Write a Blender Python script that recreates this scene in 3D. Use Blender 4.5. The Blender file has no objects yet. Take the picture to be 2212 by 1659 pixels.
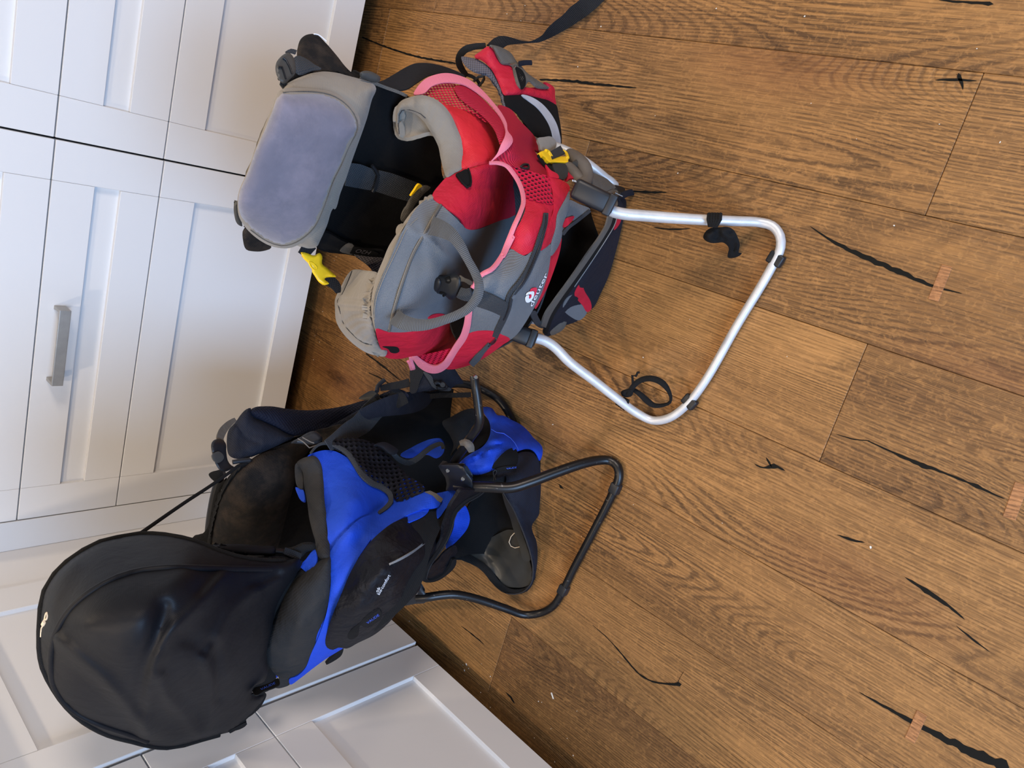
import bpy, bmesh, math, random
import numpy as np
from mathutils import Vector, Matrix, noise
from mathutils.geometry import delaunay_2d_cdt
random.seed(7)
S = bpy.context.scene
COL = S.collection
# ------------------------------------------------------------------ camera
RM = np.array([[0.26296284, 0.92900284, 0.26039252],
               [-0.71315601, 0.3689379, -0.59606487],
               [-0.64981463, -0.02895758, 0.75954092]])
CP = np.array([1.03038197, -1.58524345, 1.18717791])
FPX = 1604.7
cd = bpy.data.cameras.new('camera')
cam = bpy.data.objects.new('camera', cd)
COL.objects.link(cam)
cd.sensor_fit = 'HORIZONTAL'; cd.sensor_width = 36; cd.lens = FPX * 36 / 2212
cd.clip_start = .02
M = Matrix([[*RM[0], CP[0]], [*RM[1], CP[1]], [*RM[2], CP[2]], [0, 0, 0, 1]])
cam.matrix_world = M
S.camera = cam
# ------------------------------------------------------------------ light
S.view_settings.view_transform = 'Standard'
S.view_settings.look = 'None'
S.view_settings.gamma = 1
S.view_settings.use_curve_mapping = False
S.view_settings.exposure = 0.06
w = bpy.data.worlds.new('room_light'); S.world = w; w.use_nodes = True
bg = w.node_tree.nodes['Background']
bg.inputs[0].default_value = (.82, .88, 1.0, 1); bg.inputs[1].default_value = .10


def area(name, loc, target, size, power, color, size_y=None, spread=180):
    l = bpy.data.lights.new(name, 'AREA')
    l.energy = power; l.color = color; l.size = size
    if size_y: l.shape = 'RECTANGLE'; l.size_y = size_y
    else: l.shape = 'DISK'
    l.spread = math.radians(spread)
    o = bpy.data.objects.new(name, l); COL.objects.link(o)
    o.location = loc
    o.rotation_euler = (Vector(target) - Vector(loc)).to_track_quat('-Z', 'Y').to_euler()
    o['label'] = name.replace('_', ' ') + ' outside the frame'; o['category'] = 'light'
    return o


WARM = (1.0, .80, .58)
area('window_daylight', (.5, -3.9, 1.5), (.6, -.3, .3), 1.5, 122, (.40, .63, 1.0), 1.5)
area('ceiling_spot_light_over_sink', (-.30, -1.10, 2.35), (.4, -.9, 0), .10, 13, WARM)
area('ceiling_spot_light_over_hob', (.55, .05, 2.35), (.5, -.7, 0), .12, 14, WARM)
area('ceiling_spot_light_by_door', (2.1, -1.0, 2.4), (.5, -.7, 0), .16, 4, WARM)
area('added_warm_fill_light', (3.0, -1.5, 1.75), (0, -.8, .4), .7, 40, (1.0, .85, .73))  # added soft warm fill, brightens the left cabinet fronts
area('ceiling_spot_light_in_room', (.55, -1.95, 2.4), (.4, -1.2, 0), .12, 15, WARM)


# ------------------------------------------------------------------ materials
def lin(c):
    return tuple(((v / 255) / 12.92 if v / 255 <= .04045 else ((v / 255 + .055) / 1.055) ** 2.4) for v in c)


class NT:
    def __init__(s, name):
        s.m = bpy.data.materials.new(name); s.m.use_nodes = True
        s.t = s.m.node_tree; s.n = s.t.nodes; s.l = s.t.links
        s.p = s.n['Principled BSDF']; s.out = s.n['Material Output']

    def add(s, ty, **kw):
        nd = s.n.new(ty)
        for k, v in kw.items():
            if k.startswith('i_'): nd.inputs[int(k[2:])].default_value = v
            else: setattr(nd, k, v)
        return nd

    def link(s, a, b): s.l.new(a, b)

    def math(s, op, a, b=None, c=None, clamp=False):
        nd = s.n.new('ShaderNodeMath'); nd.operation = op; nd.use_clamp = clamp
        for i, v in enumerate((a, b, c)):
            if v is None: continue
            if isinstance(v, (int, float)): nd.inputs[i].default_value = v
            else: s.l.new(v, nd.inputs[i])
        return nd.outputs[0]

    def ramp(s, fac, stops):
        nd = s.n.new('ShaderNodeValToRGB')
        e = nd.color_ramp.elements
        while len(e) < len(stops): e.new(.5)
        for el, (p, c) in zip(e, stops):
            el.position = p; el.color = (*c, 1) if len(c) == 3 else c
        s.l.new(fac, nd.inputs[0]); return nd.outputs[0]

    def mix(s, fac, a, b, ty='MIX'):
        nd = s.n.new('ShaderNodeMix'); nd.data_type = 'RGBA'; nd.blend_type = ty
        if isinstance(fac, (int, float)): nd.inputs[0].default_value = fac
        else: s.l.new(fac, nd.inputs[0])
        for i, v in ((6, a), (7, b)):
            if isinstance(v, tuple): nd.inputs[i].default_value = (*v[:3], 1)
            else: s.l.new(v, nd.inputs[i])
        return nd.outputs[2]

    def mapping(s, src, scale, rot=(0, 0, 0), loc=(0, 0, 0)):
        nd = s.n.new('ShaderNodeMapping'); s.l.new(src, nd.inputs[0])
        nd.inputs[1].default_value = loc; nd.inputs[2].default_value = rot; nd.inputs[3].default_value = scale
        return nd.outputs[0]

    def noise(s, vec, scale, detail=3, rough=.5, dist=0):
        nd = s.n.new('ShaderNodeTexNoise'); s.l.new(vec, nd.inputs['Vector'])
        nd.inputs['Scale'].default_value = scale; nd.inputs['Detail'].default_value = detail
        nd.inputs['Roughness'].default_value = rough; nd.inputs['Distortion'].default_value = dist
        return nd.outputs[0]

    def bump(s, h, strength, dist, prev=None):
        nd = s.n.new('ShaderNodeBump'); nd.inputs['Strength'].default_value = strength
        nd.inputs['Distance'].default_value = dist
        s.l.new(h, nd.inputs['Height'])
        if prev is not None: s.l.new(prev, nd.inputs['Normal'])
        s.l.new(nd.outputs[0], s.p.inputs['Normal']); return nd.outputs[0]


def fabric(name, col, rough=.8, weave=900, wb=.35, mottle=.15, sheen=.0, wrinkle=.25, blotch=None, spec=.25, diag=False, col2=None):
    t = NT(name)
    uv = t.add('ShaderNodeUVMap').outputs[0]
    tc = t.add('ShaderNodeTexCoord').outputs['Object']
    n1 = t.noise(tc, 9, 4, .6)
    c = t.ramp(n1, [(.3, tuple(v * (1 - mottle) for v in col)), (.7, tuple(min(1, v * (1 + mottle)) for v in col))])
    # weave
    rot = (0, 0, math.radians(45 if diag else 0))
    mp = t.mapping(uv, (weave, weave, weave), rot)
    sx = t.add('ShaderNodeSeparateXYZ'); t.link(mp, sx.inputs[0])
    a = t.math('SINE', sx.outputs[0]); b = t.math('SINE', sx.outputs[1])
    wv = t.math('MULTIPLY', a, b)
    if col2:
        f = t.math('MULTIPLY_ADD', wv, .5, .5)
        c = t.mix(f, c, col2)
    if blotch:  # second colour in patches, for wear and for painted-in light
        d = t.noise(tc, 16, 5, .7)
        f = t.ramp(d, [(.45, (0, 0, 0)), (.75, (1, 1, 1))])
        fs = t.math('MULTIPLY', f, blotch[1])
        c = t.mix(fs, c, blotch[0])
    t.link(c, t.p.inputs['Base Color'])
    t.p.inputs['Roughness'].default_value = rough
    t.p.inputs['Specular IOR Level'].default_value = spec
    if sheen: t.p.inputs['Sheen Weight'].default_value = sheen
    nb = t.noise(tc, 28, 3, .5, .4)
    p = t.bump(nb, wrinkle, .012)
    t.bump(wv, wb, .0006, p)
    return t.m


SURF = {}


def plain(name, col, rough=.4, metal=0, spec=.5, scratch=0, mot=1.):
    t = NT(name)
    tc = t.add('ShaderNodeTexCoord').outputs['Object']
    n = t.noise(tc, 40, 4, .6)
    c = t.ramp(n, [(.3, tuple(v * (1 - .1 * mot) for v in col)), (.7, tuple(min(1, v * (1 + .08 * mot)) for v in col))])
    if scratch:
        n2 = t.noise(t.mapping(tc, (260, 90, 160)), 1, 3, .7)
        f = t.ramp(n2, [(.66, (0, 0, 0)), (.72, (1, 1, 1))])
        f = t.math('MULTIPLY', f, scratch[1])
        c = t.mix(f, c, scratch[0])
    t.link(c, t.p.inputs['Base Color'])
    t.p.inputs['Roughness'].default_value = rough; t.p.inputs['Metallic'].default_value = metal
    t.p.inputs['Specular IOR Level'].default_value = spec
    if mot: t.bump(n, .1, .001)
    return t.m


def net(name, col, k, thr, rot=0, aspect=1.0, rough=.6):
    """open knitted mesh: real see-through holes in staggered rows"""
    t = NT(name)
    uv = t.add('ShaderNodeUVMap').outputs[0]
    mp = t.mapping(uv, (k, k * aspect, k), (0, 0, rot))
    sx = t.add('ShaderNodeSeparateXYZ'); t.link(mp, sx.inputs[0])
    v = t.math('MULTIPLY', t.math('SINE', sx.outputs[0]), t.math('SINE', sx.outputs[1]))
    hole = t.math('GREATER_THAN', v, thr)
    tr = t.add('ShaderNodeBsdfTransparent'); mx = t.add('ShaderNodeMixShader')
    t.link(hole, mx.inputs[0]); t.link(t.p.outputs[0], mx.inputs[1]); t.link(tr.outputs[0], mx.inputs[2])
    t.link(mx.outputs[0], t.out.inputs[0])
    t.p.inputs['Base Color'].default_value = (*col, 1); t.p.inputs['Roughness'].default_value = rough
    t.p.inputs['Specular IOR Level'].default_value = .15
    t.bump(v, .5, .0015)
    return t.m


def ribbed(name, col, k, amp=.8, rot=0, rough=.7, dark=.55):
    t = NT(name)
    uv = t.add('ShaderNodeUVMap').outputs[0]
    mp = t.mapping(uv, (k, k, k), (0, 0, rot))
    sx = t.add('ShaderNodeSeparateXYZ'); t.link(mp, sx.inputs[0])
    v = t.math('MULTIPLY_ADD', t.math('SINE', sx.outputs[0]), .5, .5)
    c = t.mix(v, tuple(x * dark for x in col), col)
    t.link(c, t.p.inputs['Base Color']); t.p.inputs['Roughness'].default_value = rough
    t.p.inputs['Specular IOR Level'].default_value = .25
    t.bump(v, amp, .0008)
    return t.m


def wood(name, light, dark, grain):
    t = NT(name)
    tc = t.add('ShaderNodeTexCoord').outputs['Object']
    oi = t.add('ShaderNodeObjectInfo').outputs['Random']
    off = t.add('ShaderNodeCombineXYZ')
    t.link(t.math('MULTIPLY', oi, 37.0), off.inputs[0]); t.link(t.math('MULTIPLY', oi, 91.0), off.inputs[1])
    t.link(t.math('MULTIPLY', oi, 13.0), off.inputs[2])
    va = t.add('ShaderNodeVectorMath'); t.link(tc, va.inputs[0]); t.link(off.outputs[0], va.inputs[1])
    v = va.outputs[0]
    broad = t.noise(t.mapping(v, (9, 1.3, 1)), 1, 4, .6, .3)
    # growth-ring contours (cathedral figure): contour lines of a stretched noise
    hgt = t.noise(t.mapping(v, (4.2, .55, 1)), 1, 1.0, .4, .25)
    wob = t.noise(t.mapping(v, (120, 40, 1)), 1, 3, .65)
    ph = t.math('MULTIPLY_ADD', hgt, 760, t.math('MULTIPLY', wob, 5.0))
    ring = t.math('MULTIPLY_ADD', t.math('SINE', ph), .5, .5)
    ringl = t.ramp(ring, [(.52, (0, 0, 0)), (.95, (1, 1, 1))])
    rmask = t.ramp(t.noise(t.mapping(v, (7, 2, 1)), 1, 2), [(.38, (.12, .12, .12)), (.66, (1, 1, 1))])
    ringl = t.math('MULTIPLY', ringl, rmask)
    sxx = t.add('ShaderNodeSeparateXYZ'); t.link(v, sxx.inputs[0])
    wob2 = t.noise(t.mapping(v, (160, 14, 1)), 1, 3, .6)
    ph2 = t.math('MULTIPLY_ADD', sxx.outputs[0], 1150, t.math('MULTIPLY_ADD', hgt, 170, t.math('MULTIPLY', wob2, 5.5)))
    lines = t.ramp(t.math('MULTIPLY_ADD', t.math('SINE', ph2), .5, .5), [(.45, (0, 0, 0)), (.95, (1, 1, 1))])
    lmask = t.ramp(t.noise(t.mapping(v, (16, 3, 1)), 1, 3, .6), [(.34, (.1, .1, .1)), (.62, (1, 1, 1))])
    lines = t.math('MULTIPLY', lines, lmask)
    fine = t.noise(t.mapping(v, (420, 14, 1)), 1, 3, .65, .2)
    finel = t.ramp(fine, [(.46, (0, 0, 0)), (.66, (1, 1, 1))])
    flk = t.noise(t.mapping(v, (120, 90, 1)), 1, 3, .6, 1.2)
    tone = t.math('MULTIPLY_ADD', oi, .45, t.math('MULTIPLY_ADD', broad, 1.3, -.32))
    base = t.ramp(tone, [(.0, dark), (.5, tuple((a + b) / 2 for a, b in zip(light, dark))), (1, light)])
    c = t.mix(t.math('MULTIPLY', ringl, .62), base, grain)
    c = t.mix(t.math('MULTIPLY', lines, .48), c, grain)
    c = t.mix(t.math('MULTIPLY', finel, .42), c, grain)
    c = t.mix(t.ramp(flk, [(.5, (0, 0, 0)), (.75, (.35, .35, .35))]), c, tuple(min(1, x * 1.35) for x in light))
    # knots
    kn = t.n.new('ShaderNodeTexVoronoi'); t.link(t.mapping(v, (3.4, 1.1, 1)), kn.inputs['Vector']); kn.inputs['Scale'].default_value = 1
    kd = t.math('ADD', kn.outputs['Distance'], t.math('MULTIPLY_ADD', wob, .12, -.06))
    kf = t.ramp(kd, [(.0, (1, 1, 1)), (.02, (.8, .8, .8)), (.07, (0, 0, 0))])
    sf = t.ramp(kd, [(.02, (1, 1, 1)), (.24, (0, 0, 0))])
    c = t.mix(t.math('MULTIPLY', sf, .45), c, lin((112, 66, 40)))
    c = t.mix(t.math('MULTIPLY', kf, .7), c, tuple(x * .45 for x in grain))
    t.link(c, t.p.inputs['Base Color'])
    t.p.inputs['Roughness'].default_value = .5
    rr = t.math('MULTIPLY_ADD', ringl, .2, .42); t.link(rr, t.p.inputs['Roughness'])
    t.p.inputs['Specular IOR Level'].default_value = .35
    h = t.math('MULTIPLY_ADD', ringl, -.8, t.math('MULTIPLY_ADD', finel, -.5, t.math('MULTIPLY', lines, -.5)))
    t.bump(h, .55, .0012)
    return t.m


M_white = plain('cabinet_paint', (.69, .69, .69), .42, 0, .4, mot=0)
M_dark = plain('dark_recess', (.03, .022, .016), .8)
M_wood = wood('oak_floor', lin((176, 129, 76)), lin((99, 67, 39)), lin((35, 20, 11)))
M_peg = wood('oak_key', lin((186, 132, 86)), lin((140, 92, 56)), lin((60, 35, 20)))
M_filler = plain('black_filler', (.006, .006, .005), .7, 0, .15)
M_crumb = plain('crumb', (.75, .70, .60), .7)
M_steel = plain('brushed_steel', (.36, .35, .33), .45, .5)
M_wall = plain('wall_paint', (.70, .69, .66), .8)
M_top = plain('worktop', (.20, .17, .14), .4)

M_pillow = fabric('lavender_plush', (.130, .129, .172), .95, 2600, .1, .16, .5, .15, ((.26, .23, .28), .5))
M_beige = fabric('beige_grey_microfibre', (.225, .202, .170), .9, 1400, .15, .08, .2, .25)
M_red = fabric('red_ripstop', (.50, .012, .035), .6, 1600, .25, .12, .0, .5, None, .3)
M_redb = fabric('bright_red_nylon', (.60, .018, .030), .6, 1600, .2, .1, .0, .35, None, .3)
M_grey = fabric('grey_cordura', (.125, .135, .148), .8, 2700, .8, .10, 0, .2, None, .3, True, (.19, .207, .23))
M_pink = ribbed('faded_pink_binding', (.80, .22, .30), 3200, .5, 0, .75, .8)
M_dgrey = fabric('dark_grey_webbing', (.040, .044, .050), .75, 1500, .7, .1)
M_ggrey = fabric('grey_lining', (.11, .10, .088), .75, 1500, .3, .1, 0, .4)
M_handle = ribbed('ribbed_grey_webbing', (.125, .135, .15), 2600, 1.0, 0, .75, .45)
M_blackweb = fabric('black_webbing', (.012, .013, .016), .8, 1500, .8, .1)
M_black = fabric('black_fabric', (.006, .006, .0065), .9, 1500, .3, .1, 0, .3)
M_deep = fabric('black_lining', (.0035, .0035, .004), .95, 1500, .2, .1)
M_navy = fabric('navy_fabric', (.010, .012, .021), .8, 1500, .4, .15, 0, .5)
M_blue = fabric('royal_blue_cordura', (.008, .058, .52), .65, 2400, .4, .10, 0, .30, None, .3, True)
M_hood = fabric('black_hood_cloth', (.0042, .0050, .0076), .56, 2600, .06, .12, .0, .14, None, .20)
M_rimblk = fabric('worn_black_padding', (.022, .022, .023), .85, 1500, .3, .1, .0, .35, ((.042, .036, .031), .5))
M_cush = fabric('black_cushion_lit_brown', (.009, .008, .008), .9, 1500, .3, .1, .0, .3, ((.075, .052, .036), .6))  # brown patches put the light on the black cloth into its colour
M_pockblk = fabric('black_pocket_cloth', (.0045, .0052, .0085), .6, 2400, .15, .15, 0, .8, None, .22)
M_pad = fabric('navy_mesh_padding', (.006, .008, .020), .8, 900, 1.0, .1, 0, .25)
M_liner = plain('glossy_black_liner', (.030, .029, .025), .38, 0, .5)
M_netred = net('open_red_mesh', (.55, .02, .05), 800, .10, .785)
M_ribred = ribbed('dense_red_mesh', (.52, .012, .045), 1700, 1.0, .3, .65, .45)
M_netred2 = net('coarse_red_mesh', (.50, .012, .045), 560, .30, .6)
M_netblk = net('open_black_mesh', (.006, .006, .009), 460, .35, .5)
M_netgrey = net('grey_knit_mesh', (.12, .11, .12), 1000, .5, .785)
M_padgrey = fabric('grey_mesh_pad', (.16, .15, .17), .8, 1100, 1.2, .1, 0, .1, None, .25, True, (.07, .065, .08))
M_reflect = plain('reflective_tape', (.46, .49, .55), .5, .1)
M_alu = plain('silver_tube', (.60, .62, .65), .45, .35, .5, ((.16, .16, .17), .5))
M_blktube = plain('black_tube', (.006, .006, .007), .36, 0, .4, ((.5, .5, .5), .25))
M_plast = plain('black_plastic', (.010, .012, .016), .45, 0, .45)
M_plastg = plain('grey_plastic', (.055, .055, .052), .5)
M_yellow = plain('yellow_plastic', (.90, .58, .015), .35)
M_hose = plain('grey_brown_tube_cover', (.12, .105, .09), .6)
M_whitet = plain('white_embroidery', (.85, .87, .92), .6)
M_bluet = plain('blue_embroidery', (.05, .13, .75), .6)
M_redt = plain('red_embroidery', (.75, .03, .08), .6)
M_string = plain('cream_string', (.72, .60, .45), .8)
M_screw = plain('screw_metal', (.55, .54, .52), .25, 1)
M_zip = ribbed('zip_teeth', (.42, .44, .46), 4200, 1.0, 0, .4, .3)
M_zipblk = ribbed('black_zip', (.05, .052, .06), 4200, 1.0, 0, .5, .3)


# ------------------------------------------------------------------ basic builders
def link(name, me, mat=None, parent=None, origin=None, smooth=False):
    o = bpy.data.objects.new(name, me); COL.objects.link(o)
    if mat is not None and not me.materials: me.materials.append(mat)
    if smooth:
        for p in me.polygons: p.use_smooth = True
    if parent: o.parent = parent
    return o


def tag(o, label=None, cat=None, group=None, kind=None):
    for k, v in (('label', label), ('category', cat), ('group', group), ('kind', kind)):
        if v: o[k] = v
    return o


def empty(name, loc, label, cat, group=None):
    o = bpy.data.objects.new(name, None); COL.objects.link(o); o.location = loc
    o.empty_display_size = .05
    return tag(o, label, cat, group)


def box_me(sx, sy, sz, bevel=0, seg=1):
    bm = bmesh.new(); bmesh.ops.create_cube(bm, size=1)
    bmesh.ops.scale(bm, vec=(sx, sy, sz), verts=bm.verts)
    if bevel: bmesh.ops.bevel(bm, geom=bm.edges[:], offset=bevel, segments=seg, affect='EDGES', profile=.5)
    me = bpy.data.meshes.new('m'); bm.to_mesh(me); bm.free(); return me


def box(name, lo, hi, mat, parent=None, bevel=0, seg=1):
    """axis aligned box, lo/hi in world; parent empty/obj located at its world loc"""
    lo = Vector(lo); hi = Vector(hi); s = hi - lo
    me = box_me(abs(s.x), abs(s.y), abs(s.z), bevel, seg)
    o = link(name, me, mat, parent)
    c = (lo + hi) / 2
    if parent:
        q = parent; off = Vector((0, 0, 0))
        while q: off += q.location; q = q.parent
        c = c - off
    o.location = c
    return o


# ------------------------------------------------------------------ the floor
floor = link('floor', box_me(5, 5, .04), M_dark); floor.location = (1.0, -1.3, -.034); tag(floor, kind='structure')
PW = .195; L = 1.30
joint = {7: -.145, 6: -1.287, 5: -.675, 4: -1.281, 3: -.45, 2: -.40, 1: -.60, 0: -.824, -1: -.1, 8: -.9, 9: -.3, -2: -1.0, 10: -.6}
plank_me = {}
for i in range(-7, 15):
    x0 = -.038 + i * PW
    j = joint.get(i, random.uniform(-1, 0))
    y = j - 3 * L
    while y < .9:
        if y + L > -3.4:
            if 'p' not in plank_me: plank_me['p'] = box_me(PW - .0007, L - .0007, .014, .0009)
            o = link('plank', plank_me['p'], M_wood, floor)
            o.location = (x0 + PW / 2 - 1.0, y + L / 2 + 1.3, -.007 + .034)
        y += L


# pixel -> world helpers (photograph 2212 x 1659)
def ray(px, py):
    return RM @ np.array([(px - 1106) / FPX, -(py - 829.5) / FPX, -1.0])


def at(px, py, **k):
    r = ray(px, py)
    if 'Y' in k: d = (k['Y'] - CP[1]) / r[1]
    elif 'Z' in k: d = (k['Z'] - CP[2]) / r[2]
    elif 'X' in k: d = (k['X'] - CP[0]) / r[0]
    else: d = k['d']
    return CP + d * r


def depth_of(px, py, spec):
    if isinstance(spec, tuple):
        r = ray(px, py)
        if spec[0] == 'Y': return (spec[1] - CP[1]) / r[1]
        if spec[0] == 'Z': return (spec[1] - CP[2]) / r[2]
        if spec[0] == 'X': return (spec[1] - CP[0]) / r[0]
    return spec


def zz(ox, oy, s, pts):
    return [(ox + p[0] * s, oy + p[1] * s) + tuple(p[2:]) for p in pts]


zA = lambda *p: zz(500, 50, .25316, p)
zB = lambda *p: zz(800, 140, .25316, p)
zC = lambda *p: zz(640, 420, .25316, p)
zD = lambda *p: zz(960, 380, .25316, p)
zE = lambda *p: zz(400, 780, .25316, p)
zF = lambda *p: zz(700, 780, .25316, p)
zG = lambda *p: zz(540, 1120, .29837, p)
zI = lambda *p: zz(860, 0, .25316, p)
zT1 = lambda *p: zz(0, 0, .36166, p)
zT3 = lambda *p: zz(0, 1059, .36166, p)
zT4 = lambda *p: zz(700, 1059, .36166, p)
zR7 = lambda *p: zz(1140, 280, .11754, p)
zR4 = lambda *p: zz(880, 980, .19288, p)
zR5 = lambda *p: zz(880, 780, .14467, p)
zS8 = lambda *p: zz(1100, 700, .32188, p)
zN = lambda *p: zz(1500, 0, .32188, p)


def on(name):
    """depth of the last panel of that name, read off its own vertices (inverse distance)"""
    V, D = SURF[name]

    def f(X):
        X = np.atleast_2d(np.array(X, float))[:, :2]
        r = ((X[:, None, :] - V[None]) ** 2).sum(-1)
        k = np.argsort(r, 1)[:, :4]; rr = 1 / (np.take_along_axis(r, k, 1) + .5)
        return (D[k] * rr).sum(1) / rr.sum(1)
    return f


class Field:
    """smooth surface depth through control points"""
    def __init__(s, pts, lam=1e-4):
        P = np.array([(p[0], p[1]) for p in pts], float) / 1000
        d = np.array([depth_of(p[0], p[1], p[2]) for p in pts])
        n = len(P); K = s.k(P, P) + lam * np.eye(n)
        Q = np.hstack([np.ones((n, 1)), P])
        A = np.block([[K, Q], [Q.T, np.zeros((3, 3))]])
        s.P = P; s.w = np.linalg.lstsq(A, np.hstack([d, np.zeros(3)]), rcond=None)[0]

    def k(s, A, B):
        r2 = ((A[:, None, :] - B[None, :, :]) ** 2).sum(-1)
        return np.where(r2 > 0, .5 * r2 * np.log(np.maximum(r2, 1e-20)), 0)

    def __call__(s, X):
        X = np.atleast_2d(np.array(X, float))[:, :2] / 1000
        return s.k(X, s.P) @ s.w[:-3] + s.w[-3] + X @ s.w[-2:]


def crsample(P, step, closed=True):
    """Catmull-Rom through points (tuples of any length)"""
    P = [np.array(p, float) for p in P]; n = len(P); out = []
    segs = n if closed else n - 1
    for i in range(segs):
        p0, p1, p2, p3 = ((P[(i - 1) % n], P[i], P[(i + 1) % n], P[(i + 2) % n]) if closed else
                          (P[max(i - 1, 0)], P[i], P[i + 1], P[min(i + 2, n - 1)]))
        dl = np.linalg.norm(p2[:2] - p1[:2]) if len(p1) == 2 else np.linalg.norm(p2 - p1)
        m = max(1, int(round(dl / step)))
        # centripetal-like tangents limited by segment lengths
        l01 = np.linalg.norm(p1 - p0) + 1e-9; l12 = np.linalg.norm(p2 - p1) + 1e-9; l23 = np.linalg.norm(p3 - p2) + 1e-9
        t1 = ((p1 - p0) / l01 * l12 + (p2 - p1)) / 2 * min(1, 1)
        t2 = ((p2 - p1) + (p3 - p2) / l23 * l12) / 2
        for j in range(m):
            t = j / m; t_2 = t * t; t_3 = t_2 * t
            out.append((2 * t_3 - 3 * t_2 + 1) * p1 + (t_3 - 2 * t_2 + t) * t1 + (-2 * t_3 + 3 * t_2) * p2 + (t_3 - t_2) * t2)
    if not closed: out.append(P[-1])
    return out


def segdist(X, poly, closed=True):
    X = np.array(X)[:, None, :]; A = np.array(poly)
    if closed: B = np.roll(A, -1, axis=0)
    else: B = A[1:]; A = A[:-1]
    d = B - A; L2 = np.maximum((d ** 2).sum(-1), 1e-12)
    t = np.clip(((X - A) * d).sum(-1) / L2, 0, 1)
    q = A + t[..., None] * d
    return np.sqrt(((X - q) ** 2).sum(-1)).min(1)


def inside(X, poly):
    X = np.array(X); A = np.array(poly); B = np.roll(A, -1, axis=0)
    x = X[:, 0][:, None]; y = X[:, 1][:, None]
    c = ((A[:, 1] > y) != (B[:, 1] > y)) & (x < (B[:, 0] - A[:, 0]) * (y - A[:, 1]) / (B[:, 1] - A[:, 1] + 1e-12) + A[:, 0])
    return c.sum(1) % 2 == 1


def base_of(parent):
    v = Vector((0, 0, 0)); q = parent
    while q: v += q.location; q = q.parent
    return np.array(v)


def panel(name, parent, mat, outline, field, off=0., bulge=0., bw=20, th=.004, back=0., sp=6, smooth=True,
          wr=(), nz=None, label=None, uvang=0.):
    """sewn cloth / moulded piece: closed outline, lies on a 3-D surface, has real thickness and padding"""
    o2 = [np.array(p[:2], float) for p in outline]
    bd = crsample(o2, sp) if smooth else sum([[a + (b - a) * t for t in np.linspace(0, 1, max(1, int(np.linalg.norm(b - a) / sp)) + 1)[:-1]]
                                             for a, b in zip(o2, o2[1:] + o2[:1])], [])
    bd = np.array(bd)
    mn = bd.min(0); mx = bd.max(0)
    gx = np.arange(mn[0] + sp * .5, mx[0], sp); gy = np.arange(mn[1] + sp * .5, mx[1], sp * .87)
    G = np.array([(x + (.5 * sp if j % 2 else 0), y) for j, y in enumerate(gy) for x in gx]).reshape(-1, 2)
    if len(G):
        G = G[inside(G, bd)]
    if len(G):
        G = G[segdist(G, bd) > .55 * sp]
    V = np.vstack([bd, G]) if len(G) else bd
    r = delaunay_2d_cdt([Vector(v) for v in V], [], [list(range(len(bd)))], 1, 1e-5)
    V = np.array([tuple(v) for v in r[0]]); F = [list(f) for f in r[2]]
    D = field(V) if callable(field) else np.full(len(V), float(field))
    dist = segdist(V, bd)
    h = np.sqrt(np.clip(1 - (1 - np.clip(dist / bw, 0, 1)) ** 2, 0, 1))
    disp = off + bulge * h
    for line, amp, wd in wr:
        q = segdist(V, [np.array(p[:2], float) for p in crsample([np.array(p[:2], float) for p in line], 8, False)], False)
        disp = disp + amp * np.exp(-(q / wd) ** 2) * np.clip(dist / (wd * .6), 0, 1)
    if nz:
        disp = disp + np.array([noise.noise(Vector((v[0] / nz[1], v[1] / nz[1], 3.3 + len(name)))) for v in V]) * nz[0] * np.clip(dist / 10, .15, 1)
    rays = (RM @ np.stack([(V[:, 0] - 1106) / FPX, -(V[:, 1] - 829.5) / FPX, -np.ones(len(V))])).T
    P = CP + (D - disp)[:, None] * rays
    SURF[name] = (V.copy(), (D - disp).copy())
    # back layer
    N = np.zeros_like(P)
    for f in F:
        a, b, c = P[f[0]], P[f[1]], P[f[2]]
        n = np.cross(b - a, c - a); N[f[0]] += n; N[f[1]] += n; N[f[2]] += n
    if (N * (CP - P)).sum() < 0:
        N = -N; F = [f[::-1] for f in F]
    N /= (np.linalg.norm(N, axis=1)[:, None] + 1e-12)
    B = P - N * (th + back * h)[:, None]
    base = base_of(parent)
    n = len(P)
    verts = np.vstack([P, B]) - base
    faces = [tuple(f) for f in F] + [tuple(i + n for i in f[::-1]) for f in F]
    cnt = {}
    for f in F:
        for a, b in zip(f, f[1:] + f[:1]): cnt[(a, b)] = 1
    for (a, b) in cnt:
        if (b, a) not in cnt: faces.append((b, a, a + n, b + n))
    me = bpy.data.meshes.new(name); me.from_pydata([tuple(v) for v in verts], [], faces)
    # uv: surface frame in metres
    c = P.mean(0); nn = N.mean(0); nn /= np.linalg.norm(nn) + 1e-12
    e1 = np.array([RM[0, 0], RM[1, 0], RM[2, 0]]); e1 = e1 - nn * (e1 @ nn); e1 /= np.linalg.norm(e1); e2 = np.cross(nn, e1)
    ca, sa = math.cos(uvang), math.sin(uvang)
    u = (np.vstack([P, P]) - c) @ (e1 * ca + e2 * sa); v2 = (np.vstack([P, P]) - c) @ (-e1 * sa + e2 * ca)
    uvl = me.uv_layers.new(name='UVMap')
    idx = np.zeros(len(me.loops), int); me.loops.foreach_get('vertex_index', idx)
    uvl.data.foreach_set('uv', np.stack([u[idx], v2[idx]], 1).ravel())
    me.materials.append(mat)
    o = bpy.data.objects.new(name, me); COL.objects.link(o); o.parent = parent
    for p in me.polygons: p.use_smooth = True
    # keep the rim crisp
    me.set_sharp_from_angle(angle=math.radians(55))
    if label: o['label'] = label
    return o


def resolve(pts, field=None, off=0.):
    out = []
    for p in pts:
        d = depth_of(p[0], p[1], p[2]) if len(p) > 2 else float(field([p])[0])
        out.append(CP + (d - off) * ray(p[0], p[1]))
    return out


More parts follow.
